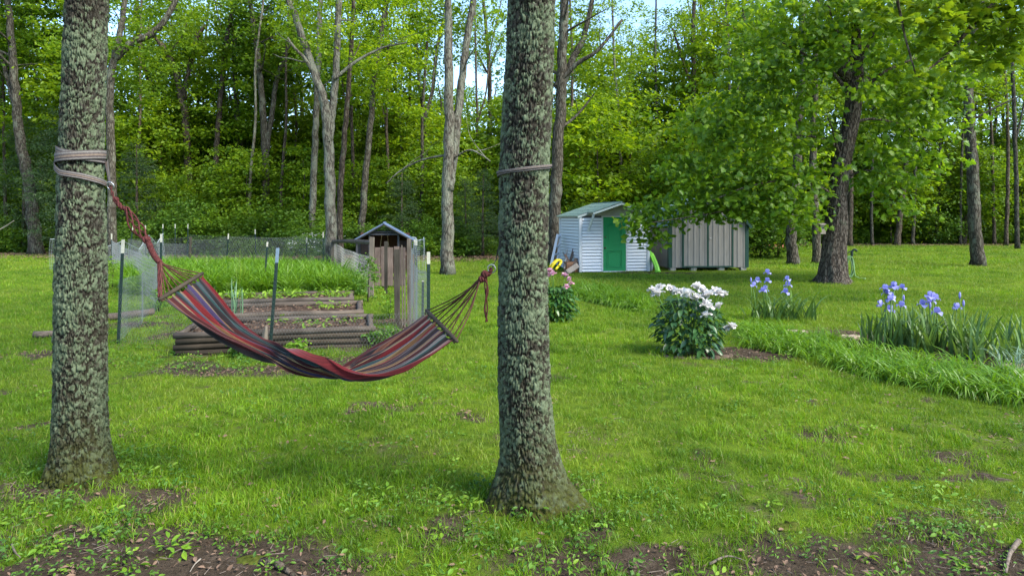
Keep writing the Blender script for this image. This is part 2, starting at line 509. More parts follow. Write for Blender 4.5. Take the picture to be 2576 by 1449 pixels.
M['red_board'] = wood_mat('red_board', (0.3, 0.115, 0.07), (0.46, 0.2, 0.13), 'x')
M['stone'] = simple_mat('stone', (0.085, 0.062, 0.046), 0.95, 0.4, 9, 0.1, bmp=0.6)
M['flag_stone'] = simple_mat('flag_stone', (0.3, 0.235, 0.18), 0.95, 0.3, 7, 0.1, bmp=0.5)
M['hydrant'] = simple_mat('hydrant', (0.015, 0.03, 0.022), 0.45, 0.2, 10, 0.4)
M['hose'] = simple_mat('hose', (0.2, 0.34, 0.14), 0.5, 0.2, 10, 0.4)
M['twig'] = simple_mat('twig', (0.13, 0.105, 0.085), 0.9, 0.5, 30, 0.1)
M['pale_twig'] = simple_mat('pale_twig', (0.22, 0.19, 0.15), 0.8, 0.2, 20, 0.1)
M['strap'] = None

def soil_mat(name, base, hi, sc=5):
    m, n, b, o = new_mat(name)
    co = coord(n, 'Position')
    f = noise(n, sc, 8, co, 0.7); g = noise(n, 45, 6, co, 0.7)
    c = ramp(n, f, [(0.3, base), (0.7, hi)])
    c = mixc(n, 0.7, c, ramp(n, g, [(0.3, (0.45, 0.42, 0.4)), (0.7, (1.5, 1.45, 1.4))]), 'MULTIPLY')
    L_(n, c, b.inputs['Base Color']); b.inputs['Roughness'].default_value = 1.0
    b.inputs['Specular IOR Level'].default_value = 0.05
    bump(n, b, g, 0.9, 0.02)
    return m
M['soil'] = soil_mat('soil', (0.035, 0.024, 0.017), (0.10, 0.07, 0.053))

def lawn_mat():
    m, n, b, o = new_mat('lawn')
    co = coord(n, 'Position')
    at = n.nodes.new('ShaderNodeAttribute'); at.attribute_name = 'bare'
    f = noise(n, 0.5, 5, co); f2 = noise(n, 6, 8, co, 0.7); f3 = noise(n, 60, 5, co, 0.7)
    green = ramp(n, f2, [(0.3, (0.045, 0.08, 0.01)), (0.7, (0.12, 0.18, 0.014))])
    green = mixc(n, 0.6, green, ramp(n, f, [(0.35, (0.7, 0.8, 0.7)), (0.65, (1.25, 1.15, 1.0))]), 'MULTIPLY')
    soil = ramp(n, f2, [(0.3, (0.028, 0.022, 0.015)), (0.55, (0.058, 0.046, 0.033)), (0.75, (0.105, 0.085, 0.064))])
    soil = mixc(n, 0.7, soil, ramp(n, f3, [(0.3, (0.45, 0.42, 0.4)), (0.7, (1.5, 1.4, 1.35))]), 'MULTIPLY')
    mk = mathn(n, 'ADD', at.outputs['Fac'], mathn(n, 'MULTIPLY', mathn(n, 'SUBTRACT', f2, 0.5), 0.9))
    c = mixc(n, ramp(n, mk, [(0.25, (0, 0, 0)), (0.5, (1, 1, 1))]), green, soil)
    L_(n, c, b.inputs['Base Color']); b.inputs['Roughness'].default_value = 1.0
    b.inputs['Specular IOR Level'].default_value = 0.05
    bump(n, b, f3, 0.8, 0.03)
    return m
M['lawn'] = lawn_mat()

# ------------------------------------------------------------------ the ground sheet
def build_ground():
    def ax(segs):
        out = [np.arange(a, b, s) for a, b, s in segs]
        return np.concatenate(out + [np.array([segs[-1][1]])])
    xs = ax([(-260, -60, 25), (-60, -24, 2.0), (-24, -9, 0.5), (-9, 9, 0.14), (9, 30, 0.5), (30, 60, 2.0), (60, 260, 25)])
    ys = ax([(-60, -6, 6), (-6, 2.4, 0.6), (2.4, 13, 0.12), (13, 50, 0.5), (50, 90, 4), (90, 400, 31)])
    X, Y = np.meshgrid(xs, ys)
    Z = ground_h(X, Y)
    V = np.stack([X.ravel(), Y.ravel(), Z.ravel()], 1)
    nx, ny = len(xs), len(ys)
    i = np.arange(ny - 1)[:, None] * nx + np.arange(nx - 1)[None]
    Fc = np.stack([i, i + 1, i + 1 + nx, i + nx], -1).reshape(-1, 4)
    me = fast_mesh('lawn', V, Fc, M['lawn'], True)
    a = me.attributes.new('bare', 'FLOAT', 'POINT')
    a.data.foreach_set('value', bareness(X, Y).ravel().astype(np.float32))
    o = mesh_obj('lawn', me)
    tag(o, kind='structure')
build_ground()

# ------------------------------------------------------------------ leaf clouds
def basis(az, pitch, roll):
    """length axis d, side s, normal n for arrays of angles"""
    d = np.stack([np.cos(az) * np.cos(pitch), np.sin(az) * np.cos(pitch), np.sin(pitch)], 1)
    s0 = np.stack([-np.sin(az), np.cos(az), np.zeros_like(az)], 1)
    n0 = np.cross(d, s0)
    c, s = np.cos(roll)[:, None], np.sin(roll)[:, None]
    sd = s0 * c + n0 * s
    return d, sd, np.cross(d, sd)

T_RHOMB = (np.array([(0, 0, 0), (0.5, 0.3, 0.06), (1, 0, -0.06), (0.5, -0.3, 0.06)], float), np.array([(0, 1, 2, 3)]))
T_OVAL = (np.array([(0, 0, 0), (0.3, 0.2, 0.05), (0.65, 0.2, 0.04), (1, 0, -0.1), (0.65, -0.2, 0.04), (0.3, -0.2, 0.05), (0.3, 0, 0.0), (0.65, 0, -0.02)], float),
          np.array([(0, 6, 1, 1), (1, 6, 7, 2), (2, 7, 3, 3), (0, 5, 6, 6), (5, 4, 7, 6), (4, 3, 7, 7)]))
def _maple():
    out = [(0.0, 0.0), (0.12, 0.3), (-0.02, 0.5), (0.3, 0.36), (0.42, 0.56), (0.56, 0.27), (0.68, 0.3), (1.0, 0.0)]
    pts = out + [(x, -y) for x, y in out[-2:0:-1]]
    V = [(0.4, 0, 0.05)] + [(x, y, -0.12 * abs(y) - 0.1 * max(0, x - 0.5)) for x, y in pts]
    k = len(pts)
    return np.array(V, float), np.array([(0, 1 + i, 1 + (i + 1) % k) for i in range(k)])
T_MAPLE = _maple()

def leaf_arrays(C, size, tmpl, rng, droop=0.35, spread=0.6, az=None):
    n = len(C)
    if az is None: az = rng.uniform(0, 2 * math.pi, n)
    pitch = rng.normal(-droop, spread * 0.6, n)
    roll = rng.normal(0, spread, n)
    d, s, nn = basis(az, pitch, roll)
    T, Fc = tmpl
    sz = (np.asarray(size) * np.ones(n))[:, None, None]
    V = C[:, None, :] + sz * (T[None, :, 0:1] * d[:, None] + T[None, :, 1:2] * s[:, None] + T[None, :, 2:3] * nn[:, None])
    k = len(T)
    FF = (Fc[None] + (np.arange(n) * k)[:, None, None]).reshape(-1, Fc.shape[1])
    return V.reshape(-1, 3), FF

def tri_fix(Fc):
    return Fc

def oval_mesh(name, V, FF, mat, smooth=False):
    # OVAL template holds degenerate quads for its triangles: build through from_pydata lists
    me = bpy.data.meshes.new(name)
    me.from_pydata(V.tolist(), [], [tuple(dict.fromkeys(f)) for f in FF.tolist()])
    if smooth: me.polygons.foreach_set('use_smooth', [True] * len(me.polygons))
    me.materials.append(mat); me.update()
    return me

def clump_points(n_clump, per, rng, shape, clump_r, flat=0.5):
    """shape(rng, n) gives clump centres; returns leaf points"""
    c = shape(rng, n_clump)
    cnt = rng.poisson(per, n_clump)
    idx = np.repeat(np.arange(n_clump), cnt)
    r = clump_r * rng.uniform(0.55, 1.3, n_clump)
    off = rng.normal(0, 1, (len(idx), 3)) * np.array([1, 1, flat]) * r[idx][:, None] * 0.6
    return c[idx] + off

def ell_shape(rx, ry, z0, z1, shell=0.45, taper=None):
    def f(rng, n):
        d = rng.normal(0, 1, (n, 3)); d /= np.linalg.norm(d, axis=1)[:, None]
        r = rng.uniform(shell, 1, n) ** 0.6
        p = d * r[:, None]
        z = (z0 + z1) / 2 + p[:, 2] * (z1 - z0) / 2
        k = np.ones(n)
        if taper is not None: k = taper((z - z0) / (z1 - z0))
        return np.stack([p[:, 0] * rx * k, p[:, 1] * ry * k, z], 1)
    return f

def crown_mesh(name, seed, rx, z0, z1, n_clump, per, leaf, mat, clump_r=0.75, tmpl=T_RHOMB, flat=0.5, taper=None, shell=0.3):
    rng = np.random.default_rng(seed)
    C = clump_points(n_clump, per, rng, ell_shape(rx, rx, z0, z1, shell, taper), clump_r, flat)
    V, FF = leaf_arrays(C, leaf * rng.uniform(0.6, 1.25, len(C)), tmpl, rng)
    return fast_mesh(name, V, FF, mat)

# crowns of the wood: origin at the crown's foot
CROWNS = [crown_mesh('crown', 100 + i, 3.1 + 0.3 * (i % 3), 0.0, 10.5, 120, 66, 0.27, M['wood_leaf'], 0.72, flat=0.42) for i in range(6)]
SPARSE = [crown_mesh('crown', 140 + i, 2.8, 0.0, 10.0, 90, 36, 0.23, M['wood_leaf'], 0.7) for i in range(3)]
BUSHES = [crown_mesh('foliage', 160 + i, 1.35, 0.05, 2.5, 60, 45, 0.15, M['bush_leaf'], 0.42) for i in range(4)]
SAPLINGS = [crown_mesh('crown', 180 + i, 1.7, 0.3, 5.4, 70, 48, 0.19, M['wood_leaf'], 0.6, flat=0.35) for i in range(4)]
CEDARS = [crown_mesh('crown', 200 + i, 1.7, 0.2, 7.5, 130, 60, 0.17, M['cedar'], 0.5, flat=0.3,
                     tmpl=(np.array([(0, 0, 0), (0.5, 0.09, 0), (1, 0, -0.15), (0.5, -0.09, 0)], float), np.array([(0, 1, 2, 3)])),
                     taper=lambda t: 1.25 - 0.95 * np.clip(t, 0, 1)) for i in range(2)]

# ------------------------------------------------------------------ trees of the wood
def trunk_part(root, stems, mat, n=10, seed=0, limbs=0, limb_from=0.45, flare=True):
    """stems: list of (points (world), radii); joined as one trunk mesh"""
    rng = random.Random(seed)
    mb = MB()
    for si, (pts, rad) in enumerate(stems):
        sp = catmull(pts, 7)
        rr = np.interp(np.linspace(0, 1, len(sp)), np.linspace(0, 1, len(rad)), rad)
        sp2 = []
        for k, p in enumerate(sp):
            j = 0.18 * rr[k]
            sp2.append((p[0] + rng.uniform(-j, j), p[1] + rng.uniform(-j, j), p[2]))
        if si == 0 and flare:
            r0 = rr[0]; z0 = sp2[0][2]
            rr = [r * (1 + 0.38 * math.exp(-(p[2] - z0) / max(0.25, r0))) for r, p in zip(rr, sp2)]
        mb.tube(sp2, list(rr), n)
        for q in range(limbs):
            t = rng.uniform(limb_from, 0.98); k = int(t * (len(sp2) - 1))
            p = Vector(sp2[k]); a = rng.uniform(0, 6.283); ln = rng.uniform(1.2, 3.4)
            up = rng.uniform(0.1, 0.9)
            d = Vector((math.cos(a), math.sin(a), up)).normalized()
            pts2 = [p]
            for s in range(1, 5):
                d = (d + Vector((rng.uniform(-.3, .3), rng.uniform(-.3, .3), rng.uniform(-.15, .3)))).normalized()
                pts2.append(pts2[-1] + d * ln / 4)
            r1 = max(0.018, rr[k] * rng.uniform(0.22, 0.42))
            mb.tube(catmull(pts2, 3), list(np.linspace(r1, r1 * 0.25, 13)), 5, cap=False)
    return mb.build('trunk', mat, root, smooth=True, world=True)

def add_crown(root, mesh, off, sc=1.0, rz=0.0, sz=None):
    o = mesh_obj('crown', mesh, root)
    o.location = off; o.scale = (sc, sc, sc if sz is None else sz); o.rotation_euler = (0, 0, rz)
    return o

NT = [0]
def px_tree(name, label, Y, stems, mat='bark', crown=(), cat='tree', group=None, limbs=5, base_py=None):
    """stems: list of ([(px, py), ...] from the foot up, width px at foot, width px at top)"""
    NT[0] += 1
    f = stems[0][0][0]
    gx = (f[0] - 1288) * Y / F
    root = thing(name, label, cat, (gx, Y, -0.03), 0, group)
    st = []
    for si, (pts, w0, w1) in enumerate(stems):
        W = [P(p[0], p[1], Y) for p in pts]
        if si == 0:
            W[0] = Vector((gx, Y, -0.05))
        top = W[-1]; d = (W[-1] - W[-2]).normalized()
        if pts[-1][1] <= 30:     # goes on above the picture
            d = (d + Vector((0, 0, 0.6))).normalized()
            W.append(top + d * 2.2); W.append(top + d * 4.6)
        s = Y / F / 2 * Y / math.hypot(gx, Y)
        m = len(W)
        rad = [w0 * s + (w1 * s - w0 * s) * k / max(1, len(pts) - 1) for k in range(len(pts))]
        rad += [w1 * s * 0.7, w1 * s * 0.25][:m - len(pts)]
        depth = (si * 0.25) * (1 if si % 2 else -1)
        st.append(([(p[0], p[1] + (depth if k > 0 else 0) * min(1, k / 2), p[2]) for k, p in enumerate(W)], rad))
    trunk_part(root, st, M[mat], 10, NT[0], limbs)
    for (cx, cy, kind, sc) in crown:
        lib = {'c': CROWNS, 's': SPARSE, 'p': SAPLINGS, 'e': CEDARS}[kind]
        c = P(cx, cy, Y)
        add_crown(root, lib[(NT[0] + int(cx)) % len(lib)], (c.x - gx, 1.6 + 0.5 * math.sin(cx), max(2.2, c.z - 3.2 * sc)), sc, cx * 0.7)
    return root

T = px_tree
T('oak_tree', 'broad grey-brown trunk leaning left at the far left edge of the wood', 34,
  [([(92, 640), (76, 480), (52, 350), (36, 200), (20, 0)], 40, 18), ([(48, 300), (20, 215), (-8, 130)], 18, 12)], 'bark', [(40, 170, 'c', 1.0), (-30, 120, 'c', 0.9)])
T('thin_tree', 'thin dark trunk left of the broad trunk at the far left edge', 37, [([(16, 620), (12, 450), (8, 200), (4, 20)], 11, 7)], 'bark_dark', [(10, 250, 's', 1.0)], limbs=4)
T('forked_tree', 'grey tree right behind the left hammock tree, its limb slanting up to the right', 30,
  [([(284, 655), (280, 430), (276, 220), (290, 140), (298, 100), (312, 20)], 26, 15), ([(288, 150), (330, 105), (372, 84), (412, 40), (442, -20)], 22, 14)],
  'bark', [(300, 120, 's', 0.8), (190, 180, 's', 0.8)], limbs=3)
T('leaning_tree', 'dark tree leaning left, first behind the twisted net of the garden fence', 41,
  [([(425, 600), (408, 340), (386, 250), (366, 170), (350, 90), (345, 10)], 17, 11)], 'bark_dark', [(360, 210, 's', 1.0), (400, 60, 's', 0.9)], limbs=5)
T('crooked_tree', 'crooked dark tree whose top forks left and right above the garden', 39,
  [([(474, 600), (470, 340), (456, 240), (436, 165), (402, 108), (370, 70)], 22, 13), ([(462, 250), (470, 190), (486, 110), (510, 60)], 15, 9)],
  'bark_dark', [(450, 190, 's', 0.9)], limbs=6)
T('straight_tree', 'slender straight dark tree between the crooked tree and the forked grey tree', 38,
  [([(538, 620), (540, 455), (548, 330), (561, 180), (576, 70), (592, 0)], 16, 11)], 'bark_dark', [(560, 260, 'c', 0.9)], limbs=5)
T('twin_stem_tree', 'grey tree splitting into two tall stems behind the middle of the garden', 37,
  [([(672, 620), (669, 470), (665, 330), (655, 200), (640, 80), (628, 0)], 22, 12), ([(669, 390), (684, 270), (692, 200), (722, 118), (752, 55), (770, 0)], 14, 10)],
  'bark', [(650, 150, 'c', 0.9)], limbs=5)
T('pale_tree', 'pale straight trunk just left of the crossing grey stems', 33,
  [([(785, 640), (787, 540), (791, 400), (797, 250), (803, 100), (806, 0)], 19, 13)], 'bark_pale', [(800, 130, 's', 0.8)], limbs=3)
T('crossing_stem_tree', 'pale grey tree with two crossing stems at the corner of the garden fence', 25.5,
  [([(834, 676), (830, 450), (822, 300), (811, 240), (788, 175), (742, 40), (725, 0)], 30, 14), ([(828, 360), (836, 260), (842, 150), (848, 0)], 20, 16),
   ([(790, 185), (770, 150), (752, 130), (735, 105)], 11, 5), ([(840, 200), (890, 150), (950, 110), (1015, 95)], 10, 4)],
  'bark_pale', [(790, 60, 's', 0.7)], limbs=2)
T('dark_tree', 'dark trunk close behind the pale grey tree with crossing stems', 28,
  [([(856, 655), (855, 500), (868, 330), (880, 180), (890, 0)], 17, 10)], 'bark_dark', [(900, 120, 's', 0.7)], limbs=4)
T('tilted_tree', 'grey tree leaning right above the small coop', 33,
  [([(905, 640), (912, 540), (924, 400), (940, 220), (956, 100), (974, 0)], 19, 11)], 'bark', [(960, 160, 'c', 0.85)], limbs=6)
T('split_trunk_tree', 'pale lichened tree on the lawn right of the coop, its trunk splitting in two', 22.4,
  [([(1126, 690), (1127, 500), (1130, 300), (1128, 100), (1128, 0)], 34, 17), ([(1130, 480), (1142, 380), (1152, 270), (1166, 150), (1188, 0)], 24, 17),
   ([(1140, 400), (1180, 380), (1215, 395), (1235, 410)], 5, 3), ([(1126, 390), (1060, 400), (1000, 425), (960, 460)], 6, 3)],
  'bark_pale', [(1150, -10, 's', 0.7)], limbs=2)
T('sapling_tree', 'thin dark tree against the open sky left of the middle hammock tree', 44,
  [([(1236, 610), (1233, 290), (1229, 150), (1216, 0)], 13, 8), ([(1230, 180), (1248, 130), (1268, 90)], 6, 3), ([(1230, 190), (1212, 160), (1196, 130)], 6, 3)],
  'bark_dark', [(1225, 110, 's', 0.55)], limbs=2)
T('tall_tree', 'tall grey tree standing behind the right side of the middle hammock tree', 27,
  [([(1392, 655), (1398, 480), (1408, 300), (1414, 150), (1420, 0)], 34, 22), ([(1408, 240), (1440, 150), (1470, 90), (1490, 0)], 20, 12),
   ([(1395, 220), (1450, 165), (1500, 135), (1560, 60)], 14, 6), ([(1400, 330), (1450, 290), (1500, 230)], 9, 4)],
  'bark', [(1440, 60, 's', 0.6), (1550, 170, 's', 0.6)], limbs=3)
T('slim_tree', 'slim dark shed-top tree seen above the roof of the white shed', 40,
  [([(1738, 600), (1742, 350), (1745, 200), (1743, 90), (1746, 0)], 15, 9), ([(1744, 230), (1718, 150), (1695, 70)], 8, 5)], 'bark_dark', [(1720, 220, 's', 0.8)], limbs=4)
T('slim_tree', 'slim dark tree seen through the left half of the maple crown', 38,
  [([(1868, 600), (1872, 310), (1870, 120), (1872, 0)], 13, 9)], 'bark_dark', [(1870, 260, 'c', 0.9)], limbs=3)
T('grey_tree', 'grey trunk on the lawn between the brown shed and the maple', 27.0,
  [([(1994, 668), (1990, 560), (2006, 400), (2014, 250), (2020, 20)], 30, 16)], 'bark', [(2010, 120, 's', 0.9)], limbs=3)
T('grey_tree', 'grey trunk on the lawn close behind the maple trunk', 27.8,
  [([(2056, 662), (2052, 560), (2046, 400), (2050, 200), (2056, 20)], 23, 14)], 'bark', [(2060, 150, 's', 0.9)], limbs=3)
T('slim_tree', 'slim brown trunk just right of the maple at the wood edge', 44,
  [([(2136, 604), (2140, 480), (2138, 300), (2150, 100)], 17, 10)], 'bark_dark', [(2140, 300, 'c', 0.9)], limbs=3)
T('slim_tree', 'very thin trunk midway between the maple and the leaning brown trunk', 45,
  [([(2194, 606), (2192, 520), (2196, 350), (2200, 200)], 9, 6)], 'bark', [(2200, 300, 's', 1.0)], limbs=3)
T('leaning_tree', 'brown trunk leaning right at the wood edge right of the maple', 45,
  [([(2256, 606), (2266, 520), (2280, 400), (2290, 250), (2300, 80)], 17, 11)], 'bark_dark', [(2290, 280, 'c', 0.9)], limbs=4)
T('slim_tree', 'thin pale trunk beside the leaning brown trunk right of the maple', 46,
  [([(2296, 600), (2300, 500), (2304, 350), (2310, 150)], 10, 7)], 'bark', [(2330, 300, 's', 0.9)], limbs=3)
T('large_tree', 'stout grey trunk alone on the lawn at the far right', 26.3,
  [([(2458, 672), (2450, 520), (2443, 380), (2436, 250), (2440, 150), (2458, 50), (2470, 0)], 38, 20),
   ([(2438, 230), (2420, 210), (2408, 218)], 12, 3), ([(2450, 300), (2500, 270), (2560, 240)], 8, 3), ([(2445, 330), (2410, 320), (2360, 345)], 7, 3)],
  'bark', [(2440, 10, 's', 0.8)], limbs=2)
T('slim_tree', 'slim pale trunk at the very right edge of the wood', 40,
  [([(2560, 600), (2556, 450), (2550, 250), (2544, 100), (2540, 0)], 14, 9), ([(2556, 350), (2580, 260), (2600, 150)], 7, 4)], 'bark', [(2560, 180, 's', 0.9)], limbs=4)

SKY_GAP = [(1075, 1275, 200), (1400, 1680, 95)]
LANDMARKS = [(-200, 'left picture edge'), (45, 'broad leaning trunk'), (203, 'left hammock tree'), (405, 'first leaning tree'), (462, 'crooked tree'), (545, 'straight tree'), (668, 'twin-stem tree'),
             (790, 'pale tree'), (834, 'crossing-stem tree'), (930, 'coop'), (1128, 'split tree'), (1320, 'middle hammock tree'), (1545, 'green door'),
             (1740, 'shed-top tree'), (1872, 'tan shed doors'), (2000, 'grey lawn trunks'), (2096, 'maple trunk'), (2270, 'leaning brown trunk'), (2445, 'stout lawn trunk'), (2900, 'right picture edge')]
ORD = ['first', 'second', 'third', 'fourth', 'fifth', 'sixth', 'seventh', 'eighth', 'ninth', 'tenth']
def slot_labels(what, pxs):
    """one label per thing: which it is, from the left, between two landmarks"""
    slots = {}
    for i, px in enumerate(pxs):
        k = max(j for j in range(len(LANDMARKS) - 1) if LANDMARKS[j][0] <= px or j == 0)
        slots.setdefault(k, []).append((px, i))
    out = [None] * len(pxs)
    for k, v in slots.items():
        a, b = LANDMARKS[k][1], LANDMARKS[k + 1][1]
        for q, (px, i) in enumerate(sorted(v)):
            pos = '' if len(v) == 1 else ', %s from left' % ORD[min(q, 9)]
            out[i] = '%s%s between the %s and %s' % (what, pos, a, b)
    return out

THIN = [(330, 38, 10), (362, 44, 8), (500, 43, 9), (596, 40, 8), (628, 36, 9), (704, 36, 9), (742, 41, 8), (765, 44, 7), (885, 37, 10), (985, 38, 9), (1008, 42, 7), (1052, 36, 10), (1078, 40, 11), (1202, 41, 8), (1452, 36, 10),
        (1566, 38, 9), (1655, 40, 8), (1800, 44, 8), (1832, 39, 9), (1908, 42, 9), (1945, 40, 8), (2352, 47, 9), (2388, 49, 10), (2415, 46, 8), (2502, 46, 10), (2530, 44, 12), (108, 40, 10), (-20, 38, 12)]
for (px, Y, w_), lab in zip(THIN, slot_labels('thin bare stem', [t[0] for t in THIN])):
    rr = random.Random(px)
    l = rr.uniform(-0.06, 0.06)
    pts = [(px, 610)]
    for py in (460, 310, 160, 10): pts.append((px + (610 - py) * l + rr.uniform(-7, 7), py))
    st = [(pts, w_, w_ * 0.55)]
    if rr.random() < 0.5:
        q = pts[2]; sg = rr.choice((-1, 1)); st.append(([q, (q[0] + sg * 22, q[1] - 80), (q[0] + sg * 34, q[1] - 190), (q[0] + sg * 60, q[1] - 310)], w_ * 0.6, w_ * 0.35))
    T('thin_tree', lab, Y, st, rr.choice(['bark', 'bark_dark', 'bark_pale']), [(pts[3][0], 110, 's', 0.5 if any(a < px < b for a, b, _ in SKY_GAP) else 0.75)], group='thin stems at the front of the wood', limbs=3)

# trees deeper in the wood, told apart by nothing: copies of four source trees
DEEP = [(-20, 52), (60, 46), (130, 42), (175, 54), (240, 43), (325, 47), (390, 55), (440, 47), (500, 44), (545, 54), (600, 46), (625, 41), (700, 52), (735, 44), (780, 56),
        (870, 48), (935, 43), (985, 54), (1020, 44), (1065, 58), (1110, 48), (1165, 60), (1200, 52), (1262, 58), (1300, 50), (1345, 44), (1440, 46), (1480, 56), (1540, 50), (1580, 42), (1640, 58), (1670, 46),
        (1720, 55), (1780, 48), (1820, 42), (1860, 56), (1930, 48), (1975, 57), (2020, 46), (2090, 56), (2125, 50), (2180, 57), (2235, 51), (2270, 60), (2340, 50),
        (2385, 54), (2420, 47), (2480, 58), (2510, 50), (2545, 56), (2600, 48), (-60, 44), (2660, 52)]
deep_src = []
for k in range(4):
    rr = random.Random(50 + k)
    h = 13.5
    pts = [(0, 0, -0.1)]
    for z in (3, 6, 9, 12, 14.5):
        pts.append((pts[-1][0] + rr.uniform(-.35, .35), pts[-1][1] + rr.uniform(-.3, .3), z))
    deep_src.append((pts, k))
DEEP_L = slot_labels('deep-wood tree', [d[0] for d in DEEP])
for i, (px, Y) in enumerate(DEEP):
    rr = random.Random(900 + i)
    x = (px - 1288) * Y / F
    k = i % 4
    cap = None
    for a, b, py in SKY_GAP:
        if a - 30 < px < b + 30: cap = CAM_H + (HZ - py) * Y / F
    root = thing('wood_tree', DEEP_L[i], 'tree', (x, Y, 0), rr.uniform(0, 6.28), 'trees deep in the wood')
    if i < 4:
        src_pts, kk = deep_src[k]
        t = trunk_part(root, [([(p[0] + x, p[1] + Y, p[2]) for p in src_pts], [0.2, 0.16, 0.13, 0.1, 0.07, 0.03])], M['bark' if k % 2 else 'bark_dark'], 8, 70 + k, limbs=7, limb_from=0.3)
        deep_src[k] = (src_pts, t.data)
    else:
        t = mesh_obj('trunk', deep_src[k][1], root)
    top = (CAM_H + (HZ - rr.uniform(-40, 90)) * Y / F) if cap is None else cap
    zs = min(1.3, max(0.5, top / 14.5))
    t.scale = (1, 1, zs)
    foot = top * (rr.uniform(0.2, 0.36) if px < 1960 else rr.uniform(0.42, 0.52))
    sz = (top - foot) / 10.5
    add_crown(root, (SPARSE[i % 3] if i % 5 in (0, 2, 3) else CROWNS[(i * 5 + 1) % 6]), (0, 0, foot), rr.uniform(0.9, 1.15), rr.uniform(0, 6.28), sz)

rr_u = random.Random(77)
UND = [(px + rr_u.randint(-14, 14), (rr_u.uniform(40, 43.5) if px < 1960 else rr_u.uniform(50, 54)), rr_u.uniform(0.55, 0.78)) for px in range(-30, 2640, 78) if not 1120 < px < 1250]
for i, ((px, Y, sc), lab) in enumerate(zip(UND, slot_labels('leafy understory tree', [u[0] for u in UND]))):
    x = (px - 1288) * Y / F
    root = thing('understory_tree', lab, 'tree', (x, Y, 0), rr_u.uniform(0, 6.28), 'leafy understory trees')
    MB().tube(catmull([(0, 0, -0.05), (0.15, 0.1, 2.5), (-0.05, 0.15, 5), (0.1, 0, 8.5 * sc + 1.5)], 4), list(np.linspace(0.09, 0.015, 13)), 6).build('trunk', M['bark'], root, True)
    add_crown(root, CROWNS[i % 6], (0, 0, rr_u.uniform(1.6, 2.8)), sc, 0, sc * rr_u.uniform(0.85, 1.05))

# saplings and bushes of the undergrowth
def saplings(rows, label, group):
    labs = slot_labels(label, [r[0] for r in rows])
    for i, (px, Y, s) in enumerate(rows):
        rr = random.Random(px)
        x = (px - 1288) * Y / F
        root = thing('sapling', labs[i], 'sapling', (x, Y, 0), rr.uniform(0, 6.28), group)
        h = 4.6 * s
        MB().tube(catmull([(0, 0, -0.05), (0.06, 0.03, h * 0.4), (-0.05, 0.06, h * 0.75), (0.03, 0, h)], 3), list(np.linspace(0.05 * s, 0.01, 10)), 5).build('trunk', M['bark_dark'], root, True)
        add_crown(root, SAPLINGS[i % 4], (0, 0, 0), s, 0)

def bushes(rows, label, group, mat=None):
    labs = slot_labels(label, [r[0] for r in rows])
    for i, (px, Y, s) in enumerate(rows):
        rr = random.Random(px * 3 + 1)
        x = (px - 1288) * Y / F
        root = thing('bush', labs[i], 'bush', (x, Y, 0), rr.uniform(0, 6.28), group)
        if i == 0 or True:
            mb = MB()
            for k in range(4):
                a = rr.uniform(0, 6.28); l = rr.uniform(0.9, 1.5)
                mb.tube([(0, 0, -0.04), (0.25 * math.cos(a), 0.25 * math.sin(a), l * 0.5), (0.6 * math.cos(a), 0.6 * math.sin(a), l)], [0.025, 0.018, 0.008], 4)
            b = mb.build('stem', M['bark_dark'], root, True); b.scale = (s, s, s)
        o = mesh_obj('foliage', BUSHES[(i + px) % 4], root)
        o.scale = (s * rr.uniform(0.95, 1.2), s * rr.uniform(0.95, 1.2), s * rr.uniform(0.8, 1.15))

r0 = random.Random(3)
saplings([(px + r0.randint(-14, 14), r0.uniform(39, 46), r0.uniform(0.9, 1.75)) for px in range(-30, 1290, 48)], 'leafy sapling', 'saplings behind the garden')
saplings([(px + r0.randint(-14, 14), r0.uniform(34, 42), r0.uniform(0.9, 1.75)) for px in range(1400, 1960, 48)], 'leafy sapling', 'saplings behind the sheds')
saplings([(px + r0.randint(-14, 14), r0.uniform(48, 54), r0.uniform(0.9, 1.8)) for px in range(1960, 2640, 52)], 'leafy sapling', 'saplings right of the maple')
saplings([(px + r0.randint(-9, 9), r0.uniform(35.6, 38), r0.uniform(0.7, 1.15)) for px in range(306, 1260, 46)], 'bushy sapling', 'bushy saplings behind the garden')
saplings([(px + r0.randint(-10, 10), r0.uniform(46.5, 49), r0.uniform(0.7, 1.5)) for px in range(2120, 2640, 38)], 'bushy sapling', 'bushy saplings right of the maple')
bushes([(px + r0.randint(-10, 10), r0.uniform(32.5, 35.5), r0.uniform(0.75, 1.25)) for px in range(300, 830, 44)], 'dense dark bush', 'bushes behind the garden fence')
bushes([(px + r0.randint(-10, 10), r0.uniform(35.5, 37), r0.uniform(0.7, 1.0)) for px in range(-20, 140, 45)], 'green bush', 'bushes at the far left')
bushes([(px + r0.randint(-10, 10), r0.uniform(32, 34), r0.uniform(0.5, 0.9)) for px in range(860, 1260, 50)], 'low green bush', 'bushes behind the coop')
bushes([(px + r0.randint(-10, 10), r0.uniform(29.5, 32), r0.uniform(0.8, 1.2)) for px in range(1400, 1960, 46)], 'green bush', 'bushes behind the sheds')
bushes([(px + r0.randint(-10, 10), r0.uniform(46.5, 50), r0.uniform(0.4, 1.0)) for px in range(1960, 2640, 26)], 'low green bush', 'bushes right of the maple')

